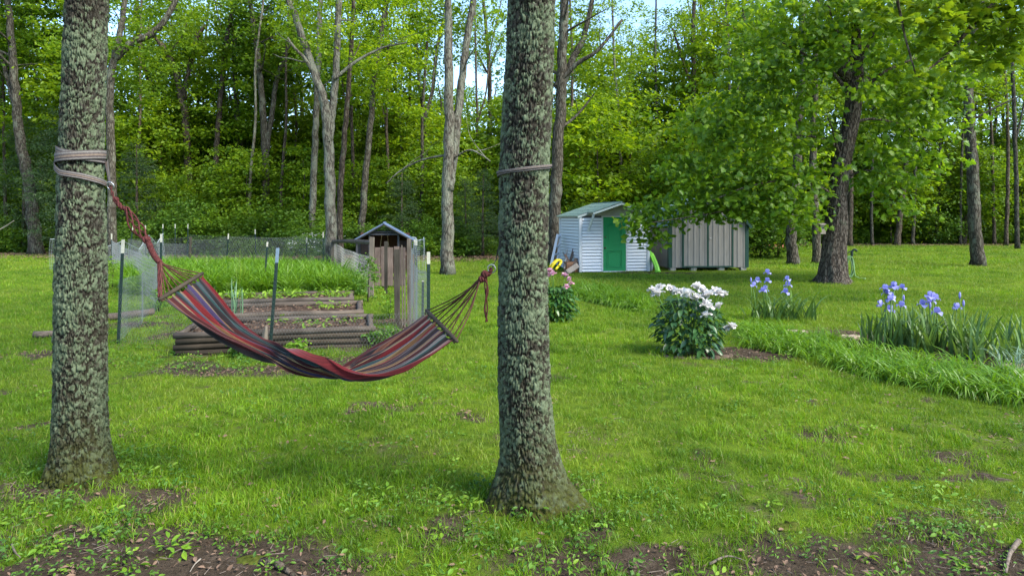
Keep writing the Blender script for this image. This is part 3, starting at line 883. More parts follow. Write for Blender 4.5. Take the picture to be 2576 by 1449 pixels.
for i, (px, Y, s, lab) in enumerate([(150, 33, 1.0, 'dark feathery cedar just left of the left hammock tree'), (60, 35.5, 0.95, 'dark feathery cedar behind the broad leaning trunk at the far left'),
                                     (345, 35, 0.8, 'dark feathery cedar right of the left hammock tree'), (1215, 31.5, 0.55, 'low dark cedar just left of the middle hammock tree'),
                                     (1010, 34, 0.6, 'dark cedar with bare twigs right above the coop'), (1170, 33, 0.5, 'small dark cedar behind the split pale tree')]):
    root = thing('cedar_tree', lab, 'tree', ((px - 1288) * Y / F, Y, 0), i * 1.3)
    MB().tube([(0, 0, -0.05), (0.03, 0, 3 * s), (0, 0.03, 7 * s)], [0.14 * s, 0.09 * s, 0.02], 7).build('trunk', M['bark_dark'], root, True)
    add_crown(root, CEDARS[i % 2], (0, 0, 0.1), s, i)

# ------------------------------------------------------------------ scatter by geometry nodes (only for what nobody could count)
def scatter(name, protos, pts, rot, scl, idx, label=None):
    col = bpy.data.collections.new(name + '_source')
    for k, me in enumerate(protos):
        col.objects.link(bpy.data.objects.new('%s_piece_%02d' % (name, k), me))
    me = bpy.data.meshes.new(name)
    n = len(pts)
    me.vertices.add(n); me.vertices.foreach_set('co', np.asarray(pts, np.float32).ravel())
    a = me.attributes.new('rot', 'FLOAT_VECTOR', 'POINT'); a.data.foreach_set('vector', np.asarray(rot, np.float32).ravel())
    a = me.attributes.new('scl', 'FLOAT', 'POINT'); a.data.foreach_set('value', np.asarray(scl, np.float32))
    a = me.attributes.new('idx', 'INT', 'POINT'); a.data.foreach_set('value', np.asarray(idx, np.int32))
    me.update()
    o = mesh_obj(name, me)
    tag(o, kind='stuff')
    if label: o['label'] = label
    ng = bpy.data.node_groups.new(name, 'GeometryNodeTree')
    ng.interface.new_socket(name='Geometry', in_out='INPUT', socket_type='NodeSocketGeometry')
    ng.interface.new_socket(name='Geometry', in_out='OUTPUT', socket_type='NodeSocketGeometry')
    gi = ng.nodes.new('NodeGroupInput'); go = ng.nodes.new('NodeGroupOutput')
    iop = ng.nodes.new('GeometryNodeInstanceOnPoints')
    ci = ng.nodes.new('GeometryNodeCollectionInfo')
    ci.inputs['Collection'].default_value = col
    ci.inputs['Separate Children'].default_value = True
    ci.inputs['Reset Children'].default_value = True
    def attr(nm, tp):
        q = ng.nodes.new('GeometryNodeInputNamedAttribute'); q.data_type = tp
        q.inputs['Name'].default_value = nm
        return q.outputs['Attribute']
    ng.links.new(gi.outputs[0], iop.inputs['Points'])
    ng.links.new(ci.outputs[0], iop.inputs['Instance'])
    iop.inputs['Pick Instance'].default_value = True
    ng.links.new(attr('idx', 'INT'), iop.inputs['Instance Index'])
    ng.links.new(attr('rot', 'FLOAT_VECTOR'), iop.inputs['Rotation'])
    ng.links.new(attr('scl', 'FLOAT'), iop.inputs['Scale'])
    ng.links.new(iop.outputs[0], go.inputs[0])
    md = o.modifiers.new('scatter', 'NODES'); md.node_group = ng
    return o

def tuft(seed, n, patch, hmin, hmax, wid, mat, lean=0.5, curl=0.7, segs=3):
    """a handful of curved blades"""
    rng = np.random.default_rng(seed)
    V = []; Fc = []
    for i in range(n):
        r = patch * math.sqrt(rng.uniform()); a = rng.uniform(0, 6.283)
        x, y = r * math.cos(a), r * math.sin(a)
        h = rng.uniform(hmin, hmax); az = rng.uniform(0, 6.283)
        l = abs(rng.normal(0, lean)); c = rng.uniform(0.2, 1.0) * curl
        dx, dy = math.cos(az), math.sin(az)
        fa = rng.uniform(0, 6.283); sx, sy = math.cos(fa), math.sin(fa)
        w_ = wid * rng.uniform(0.7, 1.3)
        b = len(V); px = x; py = y; pz = -0.01; th = l
        for s in range(segs):
            ww = w_ * (1 - 0.25 * s / segs) / 2 if s else w_ * 0.4
            V += [(px - sx * ww, py - sy * ww, pz), (px + sx * ww, py + sy * ww, pz)]
            st = h / segs
            px += dx * math.sin(th) * st; py += dy * math.sin(th) * st; pz += math.cos(th) * st
            th = min(th + c, 2.6)
        V.append((px, py, pz))
        for s in range(segs - 1):
            q = b + 2 * s
            Fc.append((q, q + 1, q + 3)); Fc.append((q, q + 3, q + 2))
        q = b + 2 * (segs - 1)
        Fc.append((q, q + 1, q + 2))
    return fast_mesh('tuft', np.array(V), np.array(Fc), mat)

def wedge_points(y0, y1, dens, rng, margin=1.15, xlim=None):
    """random ground points inside the camera's wedge (plus a margin)"""
    half = 1288.0 / F * margin
    area = half * (y1 * y1 - y0 * y0)
    n = int(area * dens)
    y = np.sqrt(rng.uniform(y0 * y0, y1 * y1, n))
    x = rng.uniform(-1, 1, n) * half * y + rng.uniform(-0.8, 0.8, n) * (margin > 1)
    return x, y

def keep_off(x, y):
    k = np.ones(len(x), bool)
    for cx, cy, r in ((LEFT_TREE[0], LEFT_TREE[1], 0.24), (MID_TREE[0], MID_TREE[1], 0.24)):
        k &= (x - cx) ** 2 + (y - cy) ** 2 > r * r
    # beds and sheds
    for (ox, oy, rz, wd, dp) in FOOT:
        c, s = math.cos(-rz), math.sin(-rz)
        u = (x - ox) * c - (y - oy) * s; v = (x - ox) * s + (y - oy) * c
        k &= ~((u > -0.02) & (u < wd + 0.02) & (v > -0.02) & (v < dp + 0.02))
    return k
BED_R = R(13)
FOOT = [(-4.53, 9.2, BED_R, 2.62, 1.27), (-5.02, 11.25, BED_R, 2.5, 1.35), (-5.75, 13.15, BED_R, 2.62, 1.2), (2.31, 23.1, R(12), 2.45, 2.5), (5.47, 23.8, R(5), 2.85, 2.5)]

def lawn_grass():
    rng = np.random.default_rng(11)
    short = [tuft(300 + i, 36, 0.10, 0.025, 0.06, 0.0035, M['grass'], 0.65, 0.5) for i in range(4)]
    mid = [tuft(310 + i, 30, 0.08, 0.045, 0.095, 0.004, M['grass'], 0.4, 0.6) for i in range(3)]
    pale = [tuft(320 + i, 26, 0.09, 0.03, 0.08, 0.0035, M['grass_pale'], 0.7, 0.5) for i in range(2)]
    far = [tuft(330 + i, 30, 0.24, 0.04, 0.09, 0.009, M['grass'], 0.6, 0.5, 2) for i in range(4)]
    farp = [tuft(340 + i, 26, 0.22, 0.04, 0.08, 0.009, M['grass_pale'], 0.7, 0.5, 2) for i in range(2)]
    X, Y, I, S = [], [], [], []
    for y0, y1, d, sc in ((2.6, 5.5, 230, 1.0), (5.5, 9, 150, 1.1), (9, 14, 75, 1.35)):
        x, y = wedge_points(y0, y1, d, rng)
        b = bareness(x, y)
        k = (rng.uniform(0, 1, len(x)) > b * 1.15 - 0.05) & keep_off(x, y)
        x, y = x[k], y[k]
        f = fbm(x * 0.9, y * 0.9, 61, 3) + rng.normal(0, 0.1, len(x))
        i = np.where(f > 0.58, rng.integers(4, 7, len(x)), np.where(f < 0.4, rng.integers(7, 9, len(x)), rng.integers(0, 4, len(x))))
        X.append(x); Y.append(y); I.append(i); S.append(sc * rng.uniform(0.7, 1.3, len(x)))
    for y0, y1, d, sc in ((14, 24, 30, 1.0), (24, 50, 12, 1.5)):
        x, y = wedge_points(y0, y1, d, rng)
        b = bareness(x, y)
        k = (rng.uniform(0, 1, len(x)) > b * 1.1) & keep_off(x, y)
        x, y = x[k], y[k]
        f = fbm(x * 0.5, y * 0.5, 61, 3) + rng.normal(0, 0.1, len(x))
        i = np.where(f > 0.55, rng.integers(13, 15, len(x)), rng.integers(9, 13, len(x)))
        X.append(x); Y.append(y); I.append(i); S.append(sc * rng.uniform(0.7, 1.25, len(x)))
    X, Y, I, S = map(np.concatenate, (X, Y, I, S))
    rot = np.stack([rng.normal(0, 0.08, len(X)), rng.normal(0, 0.08, len(X)), rng.uniform(0, 6.28, len(X))], 1)
    scatter('grass', short + mid + pale + far + farp, np.stack([X, Y, ground_h(X, Y)], 1), rot, S, I)
lawn_grass()

def weed_mesh(seed, n, r, leaf, mat, tall=0.05, tmpl=T_OVAL):
    rng = np.random.default_rng(seed)
    a = rng.uniform(0, 6.28, n); rr = r * np.sqrt(rng.uniform(0, 1, n))
    C = np.stack([rr * np.cos(a), rr * np.sin(a), rng.uniform(0.01, tall, n)], 1)
    V, FF = leaf_arrays(C, leaf * rng.uniform(0.6, 1.2, n), tmpl, rng, 0.1, 0.45, az=a + rng.normal(0, 0.4, n))
    return oval_mesh('weed', V, FF, mat)

def weeds_and_litter():
    rng = np.random.default_rng(12)
    protos = [weed_mesh(400 + i, 18, 0.09, 0.036, M['weed'], 0.07) for i in range(3)] + \
             [weed_mesh(410 + i, 12, 0.05, 0.045, M['seedling'], 0.05) for i in range(2)] + \
             [weed_mesh(420 + i, 26, 0.11, 0.028, M['weed'], 0.06) for i in range(2)]
    x, y = wedge_points(2.7, 9.5, 60, rng)
    near = sstep(5.2, 3.9, y)
    f = fbm(x * 1.3, y * 1.3, 77, 3)
    p = np.clip(near * 1.1 + 0.15 * sstep(0.5, 0.65, f), 0, 1) * np.where(f > 0.42, 1, 0.25)
    for cx, cy in (LEFT_TREE, MID_TREE):
        d = np.hypot(x - cx, y - cy); p = np.maximum(p, sstep(0.9, 0.35, d) * 0.9)
    k = (rng.uniform(0, 1, len(x)) < p) & keep_off(x, y)
    x, y = x[k], y[k]
    # tidy leaf clusters in front of the garden beds
    x2 = rng.uniform(-5.6, -1.6, 150); y2 = rng.uniform(8.3, 9.1, 150)
    x3 = rng.uniform(-6.6, -5.0, 110); y3 = rng.uniform(9.6, 14, 110)
    x4 = rng.uniform(-2.3, -1.3, 60); y4 = rng.uniform(9.6, 13, 60)
    x = np.concatenate([x, x2, x3, x4]); y = np.concatenate([y, y2, y3, y4])
    k = keep_off(x, y); x, y = x[k], y[k]
    n = len(x)
    scatter('weeds', protos, np.stack([x, y, ground_h(x, y)], 1), np.stack([rng.normal(0, .1, n), rng.normal(0, .1, n), rng.uniform(0, 6.28, n)], 1),
            rng.uniform(0.55, 1.3, n), rng.integers(0, len(protos), n))
    # fallen leaves and chips of bark on the bare soil
    lit = []
    for i in range(4):
        r2 = np.random.default_rng(430 + i)
        C = np.stack([r2.uniform(-.12, .12, 7), r2.uniform(-.12, .12, 7), r2.uniform(0.004, 0.02, 7)], 1)
        V, FF = leaf_arrays(C, r2.uniform(0.012, 0.045, 7), T_OVAL, r2, 0.0, 0.5)
        lit.append(oval_mesh('litter', V, FF, M['dry_leaf']))
    for i in range(2):
        r2 = np.random.default_rng(436 + i)
        C = np.stack([r2.uniform(-.12, .12, 22), r2.uniform(-.12, .12, 22), r2.uniform(0.0, 0.008, 22)], 1)
        V, FF = leaf_arrays(C, r2.uniform(0.006, 0.022, 22), T_OVAL, r2, 0.2, 0.9)
        lit.append(oval_mesh('crumbs', V, FF, M['crumb']))
        C = np.stack([r2.uniform(-.1, .1, 6), r2.uniform(-.1, .1, 6), np.full(6, 0.008)], 1)
        mbt = MB()
        for c_ in C:
            a_ = r2.uniform(0, 6.28); l_ = r2.uniform(0.02, 0.07)
            mbt.tube([c_, c_ + np.array([math.cos(a_) * l_, math.sin(a_) * l_, r2.uniform(-.004, .012)])], [0.0022, 0.0012], 3)
        mt = bpy.data.meshes.new('twigs'); mt.from_pydata(mbt.v, [], mbt.f); mt.materials.append(M['twig']); lit.append(mt)
    x, y = wedge_points(2.7, 13, 110, rng)
    b = bareness(x, y)
    k = (rng.uniform(0, 1, len(x)) < b * 0.85 + 0.02) & keep_off(x, y)
    x, y = x[k], y[k]; sc = rng.uniform(0.7, 1.4, len(x))
    xf = rng.uniform(-26, 34, 9000); yf = wood_edge(xf) + rng.normal(1.2, 1.6, 9000)
    kf = keep_off(xf, yf); xf, yf = xf[kf], yf[kf]
    x = np.concatenate([x, xf]); y = np.concatenate([y, yf]); sc = np.concatenate([sc, rng.uniform(2.0, 4.0, len(xf))])
    n = len(x)
    scatter('leaf_litter', lit, np.stack([x, y, ground_h(x, y)], 1), np.stack([np.zeros(n), np.zeros(n), rng.uniform(0, 6.28, n)], 1), sc, np.where(np.arange(n) < n - len(xf), rng.integers(0, 8, n), rng.integers(0, 4, n)))
    # low green growth on the floor of the wood
    low = [crown_mesh('growth', 440 + i, 0.5, 0.0, 0.7, 14, 16, 0.12, M['bush_leaf'], 0.22) for i in range(3)]
    n = 1500
    x = rng.uniform(-32, 42, n); y = wood_edge(x) + rng.uniform(1.0, 14, n)
    scatter('undergrowth', low, np.stack([x, y, np.zeros(n)], 1), np.stack([np.zeros(n), np.zeros(n), rng.uniform(0, 6.28, n)], 1), rng.uniform(0.6, 1.7, n), rng.integers(0, 3, n))
weeds_and_litter()

def far_wood():
    rng = np.random.default_rng(15)
    n = 330
    y = rng.uniform(62, 88, n); x = rng.uniform(-1, 1, n) * (y * 0.9 + 6)
    px = 1288 + F * x / y
    top = np.full(n, 10.0)
    for a, b, py in SKY_GAP:
        k = (px > a - 40) & (px < b + 40); top[k] = np.minimum(top[k], CAM_H + (HZ - py - 40) * y[k] / F)
    sc = np.clip(top / 10.5, 0.35, 1.3) * rng.uniform(0.75, 1.05, n)
    scatter('far_wood', CROWNS, np.stack([x, y, np.zeros(n)], 1), np.stack([np.zeros(n), np.zeros(n), rng.uniform(0, 6.28, n)], 1), sc, rng.integers(0, 6, n), 'green mass of the wood far behind the front trees')
    n = 240
    y = rng.uniform(41, 60, n); x = rng.uniform(-1, 1, n) * (y * 0.85 + 5)
    k = y > wood_edge(x) + 5
    x, y = x[k], y[k]; n = len(x)
    scatter('thicket', SAPLINGS, np.stack([x, y, np.zeros(n)], 1), np.stack([np.zeros(n), np.zeros(n), rng.uniform(0, 6.28, n)], 1), rng.uniform(0.8, 1.5, n), rng.integers(0, 4, n), 'leafy thicket filling the wood between the trunks')
far_wood()

# ------------------------------------------------------------------ the two hammock trees
def worley(u, v, nu, seed):
    """F1, F2 of jittered cells; u wraps after nu cells"""
    iu = np.floor(u); iv = np.floor(v)
    f1 = np.full(u.shape, 9.0); f2 = np.full(u.shape, 9.0); idv = np.zeros(u.shape)
    for du in (-1, 0, 1):
        for dv in (-1, 0, 1):
            cu = iu + du; cv = iv + dv
            hu = _hash(np.mod(cu, nu), cv, seed); hv = _hash(np.mod(cu, nu), cv, seed + 5)
            d = np.hypot(cu + 0.1 + 0.8 * hu - u, cv + 0.1 + 0.8 * hv - v)
            near = d < f1
            f2 = np.where(near, f1, np.minimum(f2, d))
            idv = np.where(near, _hash(np.mod(cu, nu), cv, seed + 9), idv)
            f1 = np.where(near, d, f1)
    return f1, f2, idv

class HeroTree:
    def __init__(self, cx, cy, rows, roots, seed):
        """rows: (py, left px, right px) of the outline, read off at distance cy"""
        self.cx, self.cy, self.seed = cx, cy, seed
        s = cy / F
        rows = sorted(rows, key=lambda r: -r[0])
        self.z = np.array([CAM_H - (r[0] - HZ) * s for r in rows] + [6.0, 11.0])
        c = [((r[1] + r[2]) / 2 - 1288) * s for r in rows]
        rd = [(r[2] - r[1]) / 2 * s * 0.97 * cy / math.hypot(cx, cy) for r in rows]
        slope = (c[-1] - c[-4]) / (self.z[len(rows) - 1] - self.z[len(rows) - 4])
        self.c = np.array(c + [c[-1] + slope * 2.2 * 0.6, c[-1] + slope * 5])
        self.r = np.array(rd + [rd[-1] * 0.86, rd[-1] * 0.35])
        self.roots = roots
        k = math.hypot(cx, cy)
        self.to_cam = Vector((-cx / k, -cy / k, 0)); self.right = Vector((cy / k, -cx / k, 0))
    def at(self, z): return np.interp(z, self.z, self.c), np.interp(z, self.z, self.r)
    def surf(self, phi, z, off=0.0):
        c, r = self.at(z)
        d = self.to_cam * math.cos(phi) + self.right * math.sin(phi)
        return Vector((c, self.cy, z)) + d * (r + off)
    def pz(self, py): return CAM_H - (py - HZ) * self.cy / F
    def build(self, name, label):
        root = thing(name, label, 'tree', (self.cx, self.cy, 0))
        n = 250
        zz = np.concatenate([np.arange(-0.06, 3.62, 0.0085), np.arange(3.64, 11.0, 0.12)])
        th = np.linspace(0, 2 * math.pi, n, endpoint=False)
        TH, ZZ = np.meshgrid(th, zz)
        c, r = np.interp(ZZ, self.z, self.c), np.interp(ZZ, self.z, self.r)
        nu = 25
        un = TH / (2 * math.pi) * nu
        wx = np.cos(TH) * 1.5; wy = np.sin(TH) * 1.5
        w1 = fbm(wx * 5 + 10, ZZ * 9 + wy * 5, self.seed, 3) - 0.5
        w2 = fbm(wx * 5 + 60, ZZ * 9 + wy * 5, self.seed + 3, 3) - 0.5
        w3 = fbm(wx * 22 + 30, ZZ * 30 + wy * 22, self.seed + 6, 2) - 0.5
        f1, f2, cid = worley(un + w1 * 1.8 + w3 * 0.7, ZZ / 0.062 + w2 * 1.6 + w3 * 0.35 + 100, nu, self.seed)
        g1, g2, gid = worley(un * 2 + w2 * 2.2 + w3, ZZ / 0.05 + w1 * 2.0 + w3 * 0.6 + 300, nu * 2, self.seed + 40)
        rid = np.abs(fbm(wx * 9 + 80 + w1 * 1.5, ZZ * 7 + wy * 9 + w3 * 0.8, self.seed + 31, 3) - 0.5)
        crack = sstep(0.0, 0.045, rid)
        big = sstep(0.04, 0.26, f2 - f1) * (0.25 + 0.75 * crack); sm = sstep(0.0, 0.2, g2 - g1)
        fine = fbm(wx * 26, ZZ * 42 + wy * 26, self.seed + 8, 3)
        plate = big * (0.6 + 0.22 * sm + 0.4 * (cid - 0.5) + 0.25 * (fine - 0.5) + 0.18 * (gid - 0.5)) + 0.08 * sm * (1 - big)
        plate = np.clip(plate, 0, 1)
        fl = np.exp(-np.maximum(ZZ, 0) / 0.17)
        rootk = sum(a * np.exp(-(np.angle(np.exp(1j * (TH - t0))) / wd) ** 2) for t0, a, wd in self.roots) if self.roots else 0
        rr = r * (1 + fl * (rootk - 0.08)) + 0.023 * (plate - 0.55) + 0.012 * (fbm(wx * 2 + 5, ZZ * 2 + wy * 2, self.seed + 21, 2) - 0.5)
        V = np.stack([c - self.cx + np.cos(TH) * rr, np.sin(TH) * rr, ZZ], -1).reshape(-1, 3)
        m = len(zz)
        i = np.arange(m - 1)[:, None] * n; j = np.arange(n)[None]
        Fc = np.stack([i + j, i + (j + 1) % n, i + n + (j + 1) % n, i + n + j], -1).reshape(-1, 4)
        me = fast_mesh('trunk', V, Fc, M['hero_bark'], True)
        a = me.attributes.new('plate', 'FLOAT', 'POINT'); a.data.foreach_set('value', plate.ravel().astype(np.float32))
        a = me.attributes.new('mossy', 'FLOAT', 'POINT'); a.data.foreach_set('value', (np.clip(1.35 * np.exp(-np.maximum(ZZ, 0) / 0.30), 0, 1)).ravel().astype(np.float32))
        mesh_obj('trunk', me, root)
        rr_ = random.Random(self.seed)
        for k in range(7):
            z0 = rr_.uniform(8.4, 10.6); cc, r0 = self.at(z0); an = rr_.uniform(0, 6.28)
            p = [Vector((cc - self.cx, 0, z0))]; d = Vector((math.cos(an), math.sin(an), rr_.uniform(0.3, 1.0))).normalized()
            for s in range(4):
                d = (d + Vector((rr_.uniform(-.25, .25), rr_.uniform(-.25, .25), rr_.uniform(-.1, .2)))).normalized()
                p.append(p[-1] + d * 0.9)
            MB().tube(catmull(p, 3), list(np.linspace(r0 * 0.45, 0.015, 13)), 7).build('limb', M['bark'], root, True)
        add_crown(root, SPARSE[self.seed % 3], (self.c[-1] - self.cx, 0, 9.0), 0.8, self.seed)
        return root

HL = HeroTree(LEFT_TREE[0], LEFT_TREE[1], [(0, 163, 275), (200, 154, 268), (400, 145, 262), (550, 140, 268), (700, 135, 272), (1000, 133, 272), (1100, 130, 275),
              (1150, 124, 281), (1185, 116, 290), (1214, 108, 298)], [(-0.55, 0.55, 0.35), (-2.4, 0.3, 0.4), (0.6, 0.3, 0.5), (2.2, 0.3, 0.6), (-1.5, 0.1, 0.3)], 5)
HM = HeroTree(MID_TREE[0], MID_TREE[1], [(0, 1279, 1397), (230, 1267, 1391), (430, 1256, 1381), (690, 1253, 1376), (1000, 1253, 1385), (1100, 1258, 1396), (1150, 1256, 1408),
              (1200, 1246, 1426), (1240, 1234, 1448), (1275, 1220, 1480)], [(-0.35, 0.5, 0.4), (-2.75, 0.3, 0.35), (1.2, 0.3, 0.5), (-1.5, 0.12, 0.4), (2.6, 0.3, 0.4)], 14)
HL.build('lichen_tree', 'large lichen-covered trunk at the left holding the high end of the hammock')
HM.build('lichen_tree', 'large lichen-covered trunk in the middle of the lawn, mossy at its foot')

def strap_mat():
    m, n, b, o = new_mat('strap')
    at = n.nodes.new('ShaderNodeAttribute'); at.attribute_name = 'across'
    c = ramp(n, at.outputs['Fac'], [(0.0, (0.045, 0.042, 0.04)), (0.12, (0.14, 0.125, 0.115)), (0.26, (0.06, 0.05, 0.05)), (0.40, (0.15, 0.115, 0.09)), (0.58, (0.08, 0.066, 0.063)), (0.72, (0.15, 0.138, 0.128)), (0.88, (0.06, 0.053, 0.05))], 'CONSTANT')
    f = noise(n, 90, 4, coord(n, 'Object'))
    L_(n, mixc(n, 0.6, c, ramp(n, f, [(0.3, (0.6, 0.6, 0.6)), (0.7, (1.3, 1.3, 1.3))]), 'MULTIPLY'), b.inputs['Base Color'])
    b.inputs['Roughness'].default_value = 0.9; b.inputs['Specular IOR Level'].default_value = 0.1
    bump(n, b, f, 0.4, 0.003)
    return m
M['strap'] = strap_mat()

def ribbon(name, centre, wdir, width, parent, thick=0.003):
    """flat webbing: centre line, width direction per point; a closed box section"""
    k = 7; V = []; A = []
    n = len(centre)
    for i in range(n):
        c = Vector(centre[i]); t = (Vector(centre[min(i + 1, n - 1)]) - Vector(centre[max(i - 1, 0)])).normalized()
        w_ = (Vector(wdir[i]) - t * t.dot(Vector(wdir[i]))).normalized(); nn = t.cross(w_)
        wd = width[i] if hasattr(width, '__len__') else width
        for side in (0.5, -0.5):
            for q in range(k):
                s = q / (k - 1) - 0.5
                V.append(c + w_ * s * wd + nn * (side * thick))
                A.append(q / (k - 1) * 0.97 + 0.01)
    Fc = []
    for i in range(n - 1):
        a = i * 2 * k; b = a + 2 * k
        for q in range(k - 1):
            Fc.append((a + q, a + q + 1, b + q + 1, b + q))
            Fc.append((a + k + q + 1, a + k + q, b + k + q, b + k + q + 1))
        Fc.append((a, b, b + k, a + k)); Fc.append((a + k - 1, a + 2 * k - 1, b + 2 * k - 1, b + k - 1))
    L = parent.location
    me = fast_mesh(name, np.array([(v[0] - L[0], v[1] - L[1], v[2] - L[2]) for v in V]), np.array(Fc), M['strap'], True)
    at = me.attributes.new('across', 'FLOAT', 'POINT'); at.data.foreach_set('value', np.array(A, np.float32))
    return mesh_obj(name, me, parent)

def wrap(tree, parent, path, width, name='webbing', off=0.016):
    """path: (phi degrees, py) along the trunk"""
    ph = [p[0] for p in path]; zs = [tree.pz(p[1]) for p in path]
    dense = np.linspace(ph[0], ph[-1], 70)
    pts, wd = [], []
    for d in dense:
        z = float(np.interp(d, ph, zs)) if ph[-1] > ph[0] else float(np.interp(-d, [-p for p in ph], zs))
        pts.append(tree.surf(R(d), z, off)); wd.append(Vector((0, 0, 1)))
    return ribbon(name, pts, wd, width, parent)

RING_L = P(278, 468, 4.60)
RING_R = P(1237, 676, 4.36)
def torus_pts(c, axis, r, n=24):
    a = axis.orthogonal().normalized(); b = axis.cross(a).normalized()
    return [c + (a * math.cos(t) + b * math.sin(t)) * r for t in np.linspace(0, 2 * math.pi, n + 1)]

ts = thing('tree_strap', 'striped webbing wound three times round the left trunk with a steel ring', 'strap', tuple(HL.surf(0, HL.pz(400))))
wrap(HL, ts, [(-180, 384), (-90, 380), (-40, 392), (20, 399), (90, 402), (180, 384)], 0.062)
wrap(HL, ts, [(-180, 392), (-90, 402), (-20, 397), (40, 391), (90, 388), (180, 392)], 0.066, off=0.020)
wrap(HL, ts, [(-180, 400), (-110, 408), (-80, 422), (-50, 438), (0, 446), (50, 458), (82, 465)], 0.042, off=0.022)
e = HL.surf(R(82), HL.pz(465), 0.022)
ribbon('webbing', [e.lerp(RING_L, t) for t in np.linspace(0, 1, 6)], [Vector((0, 0, 1))] * 6, [0.034, 0.03, 0.024, 0.02, 0.016, 0.014], ts)
e = HL.surf(R(80), HL.pz(406), 0.02)
ribbon('webbing', [e.lerp(RING_L, t) for t in np.linspace(0, 1, 6)], [Vector((0.7, 0, 0.7))] * 6, [0.04, 0.03, 0.024, 0.02, 0.016, 0.014], ts)
MB().tube(torus_pts(RING_L, Vector((0.2, 1, 0.3)), 0.026), 0.0045, 6).build('ring', M['metal'], ts, True, True)

ts2 = thing('tree_strap', 'narrow twisted webbing round the middle trunk, slanting up to the right', 'strap', tuple(HM.surf(0, HM.pz(430))))
wrap(HM, ts2, [(-180, 446), (-90, 442), (-40, 436), (0, 432), (40, 426), (90, 420), (130, 440), (180, 520)], 0.022)
wrap(HM, ts2, [(-180, 440), (-90, 436), (-30, 433), (30, 424), (90, 416), (180, 440)], 0.016, off=0.022)
wrap(HM, ts2, [(-180, 520), (-140, 590), (-100, 640), (-88, 650)], 0.02)
e = HM.surf(R(-88), HM.pz(650), 0.016)
ribbon('webbing', [e.lerp(RING_R, t) for t in np.linspace(0, 1, 6)], [Vector((0, 1, 0.3))] * 6, 0.014, ts2)
MB().tube(torus_pts(RING_R, Vector((0.3, 1, 0.1)), 0.026), 0.004, 6).build('ring', M['metal'], ts2, True, True)

# ------------------------------------------------------------------ the hammock
def cloth_mat():
    m, n, b, o = new_mat('hammock_cloth')
    at = n.nodes.new('ShaderNodeAttribute'); at.attribute_name = 'across'
    BK = (0.014, 0.011, 0.013); MR = (0.036, 0.009, 0.010); RD = (0.082, 0.008, 0.010); CR = (0.125, 0.092, 0.044); TE = (0.014, 0.034, 0.035)
    PU = (0.027, 0.021, 0.055); TN = (0.08, 0.044, 0.02); GY_ = (0.03, 0.025, 0.032); BR = (0.10, 0.045, 0.03)
    seq = [MR, BK, BR, MR, BK, CR, MR, RD, BK, TE, PU, CR, TN, RD, BK, MR, GY_, BK, PU, TN, CR, MR, BK, TE, GY_, BK, TE, BK, MR, RD, RD]
    wts = [2.4, 1.2, 1.6, 2, 1.6, 1.1, 1.2, 2.0, 1.2, 1.4, 1.6, 1.1, 1.8, 2.0, 1.4, 1.6, 1.0, 1.6, 1.8, 2.0, 0.9, 1.4, 1.6, 2.0, .8, 1.6, 1.4, 1.6, 1.2, 2.4, 2.0]
    t = np.cumsum([0] + wts); t = t / t[-1]
    c = ramp(n, at.outputs['Fac'], list(zip(t[:-1], seq)), 'CONSTANT')
    cb = n.nodes.new('ShaderNodeCombineXYZ'); L_(n, at.outputs['Fac'], cb.inputs[0])
    fs_ = noise(n, 110, 3, cb.outputs[0], 0.8)
    c = mixc(n, 1.0, c, ramp(n, fs_, [(0.35, (0.5, 0.48, 0.5)), (0.62, (1.35, 1.3, 1.25))]), 'MULTIPLY')
    f = noise(n, 120, 4, coord(n, 'Object'), 0.7)
    f2 = noise(n, 9, 5, coord(n, 'Object'), 0.7)
    c = mixc(n, 0.5, c, ramp(n, f, [(0.3, (0.6, 0.6, 0.6)), (0.7, (1.35, 1.35, 1.35))]), 'MULTIPLY')
    c = mixc(n, 0.3, c, ramp(n, f2, [(0.35, (0.6, 0.6, 0.62)), (0.7, (1.35, 1.33, 1.3))]), 'MULTIPLY')
    L_(n, c, b.inputs['Base Color']); b.inputs['Roughness'].default_value = 0.9
    b.inputs['Specular IOR Level'].default_value = 0.1
    b.inputs['Sheen Weight'].default_value = 0.15
    bump(n, b, f, 0.3, 0.002)
    return m
M['cloth'] = cloth_mat()

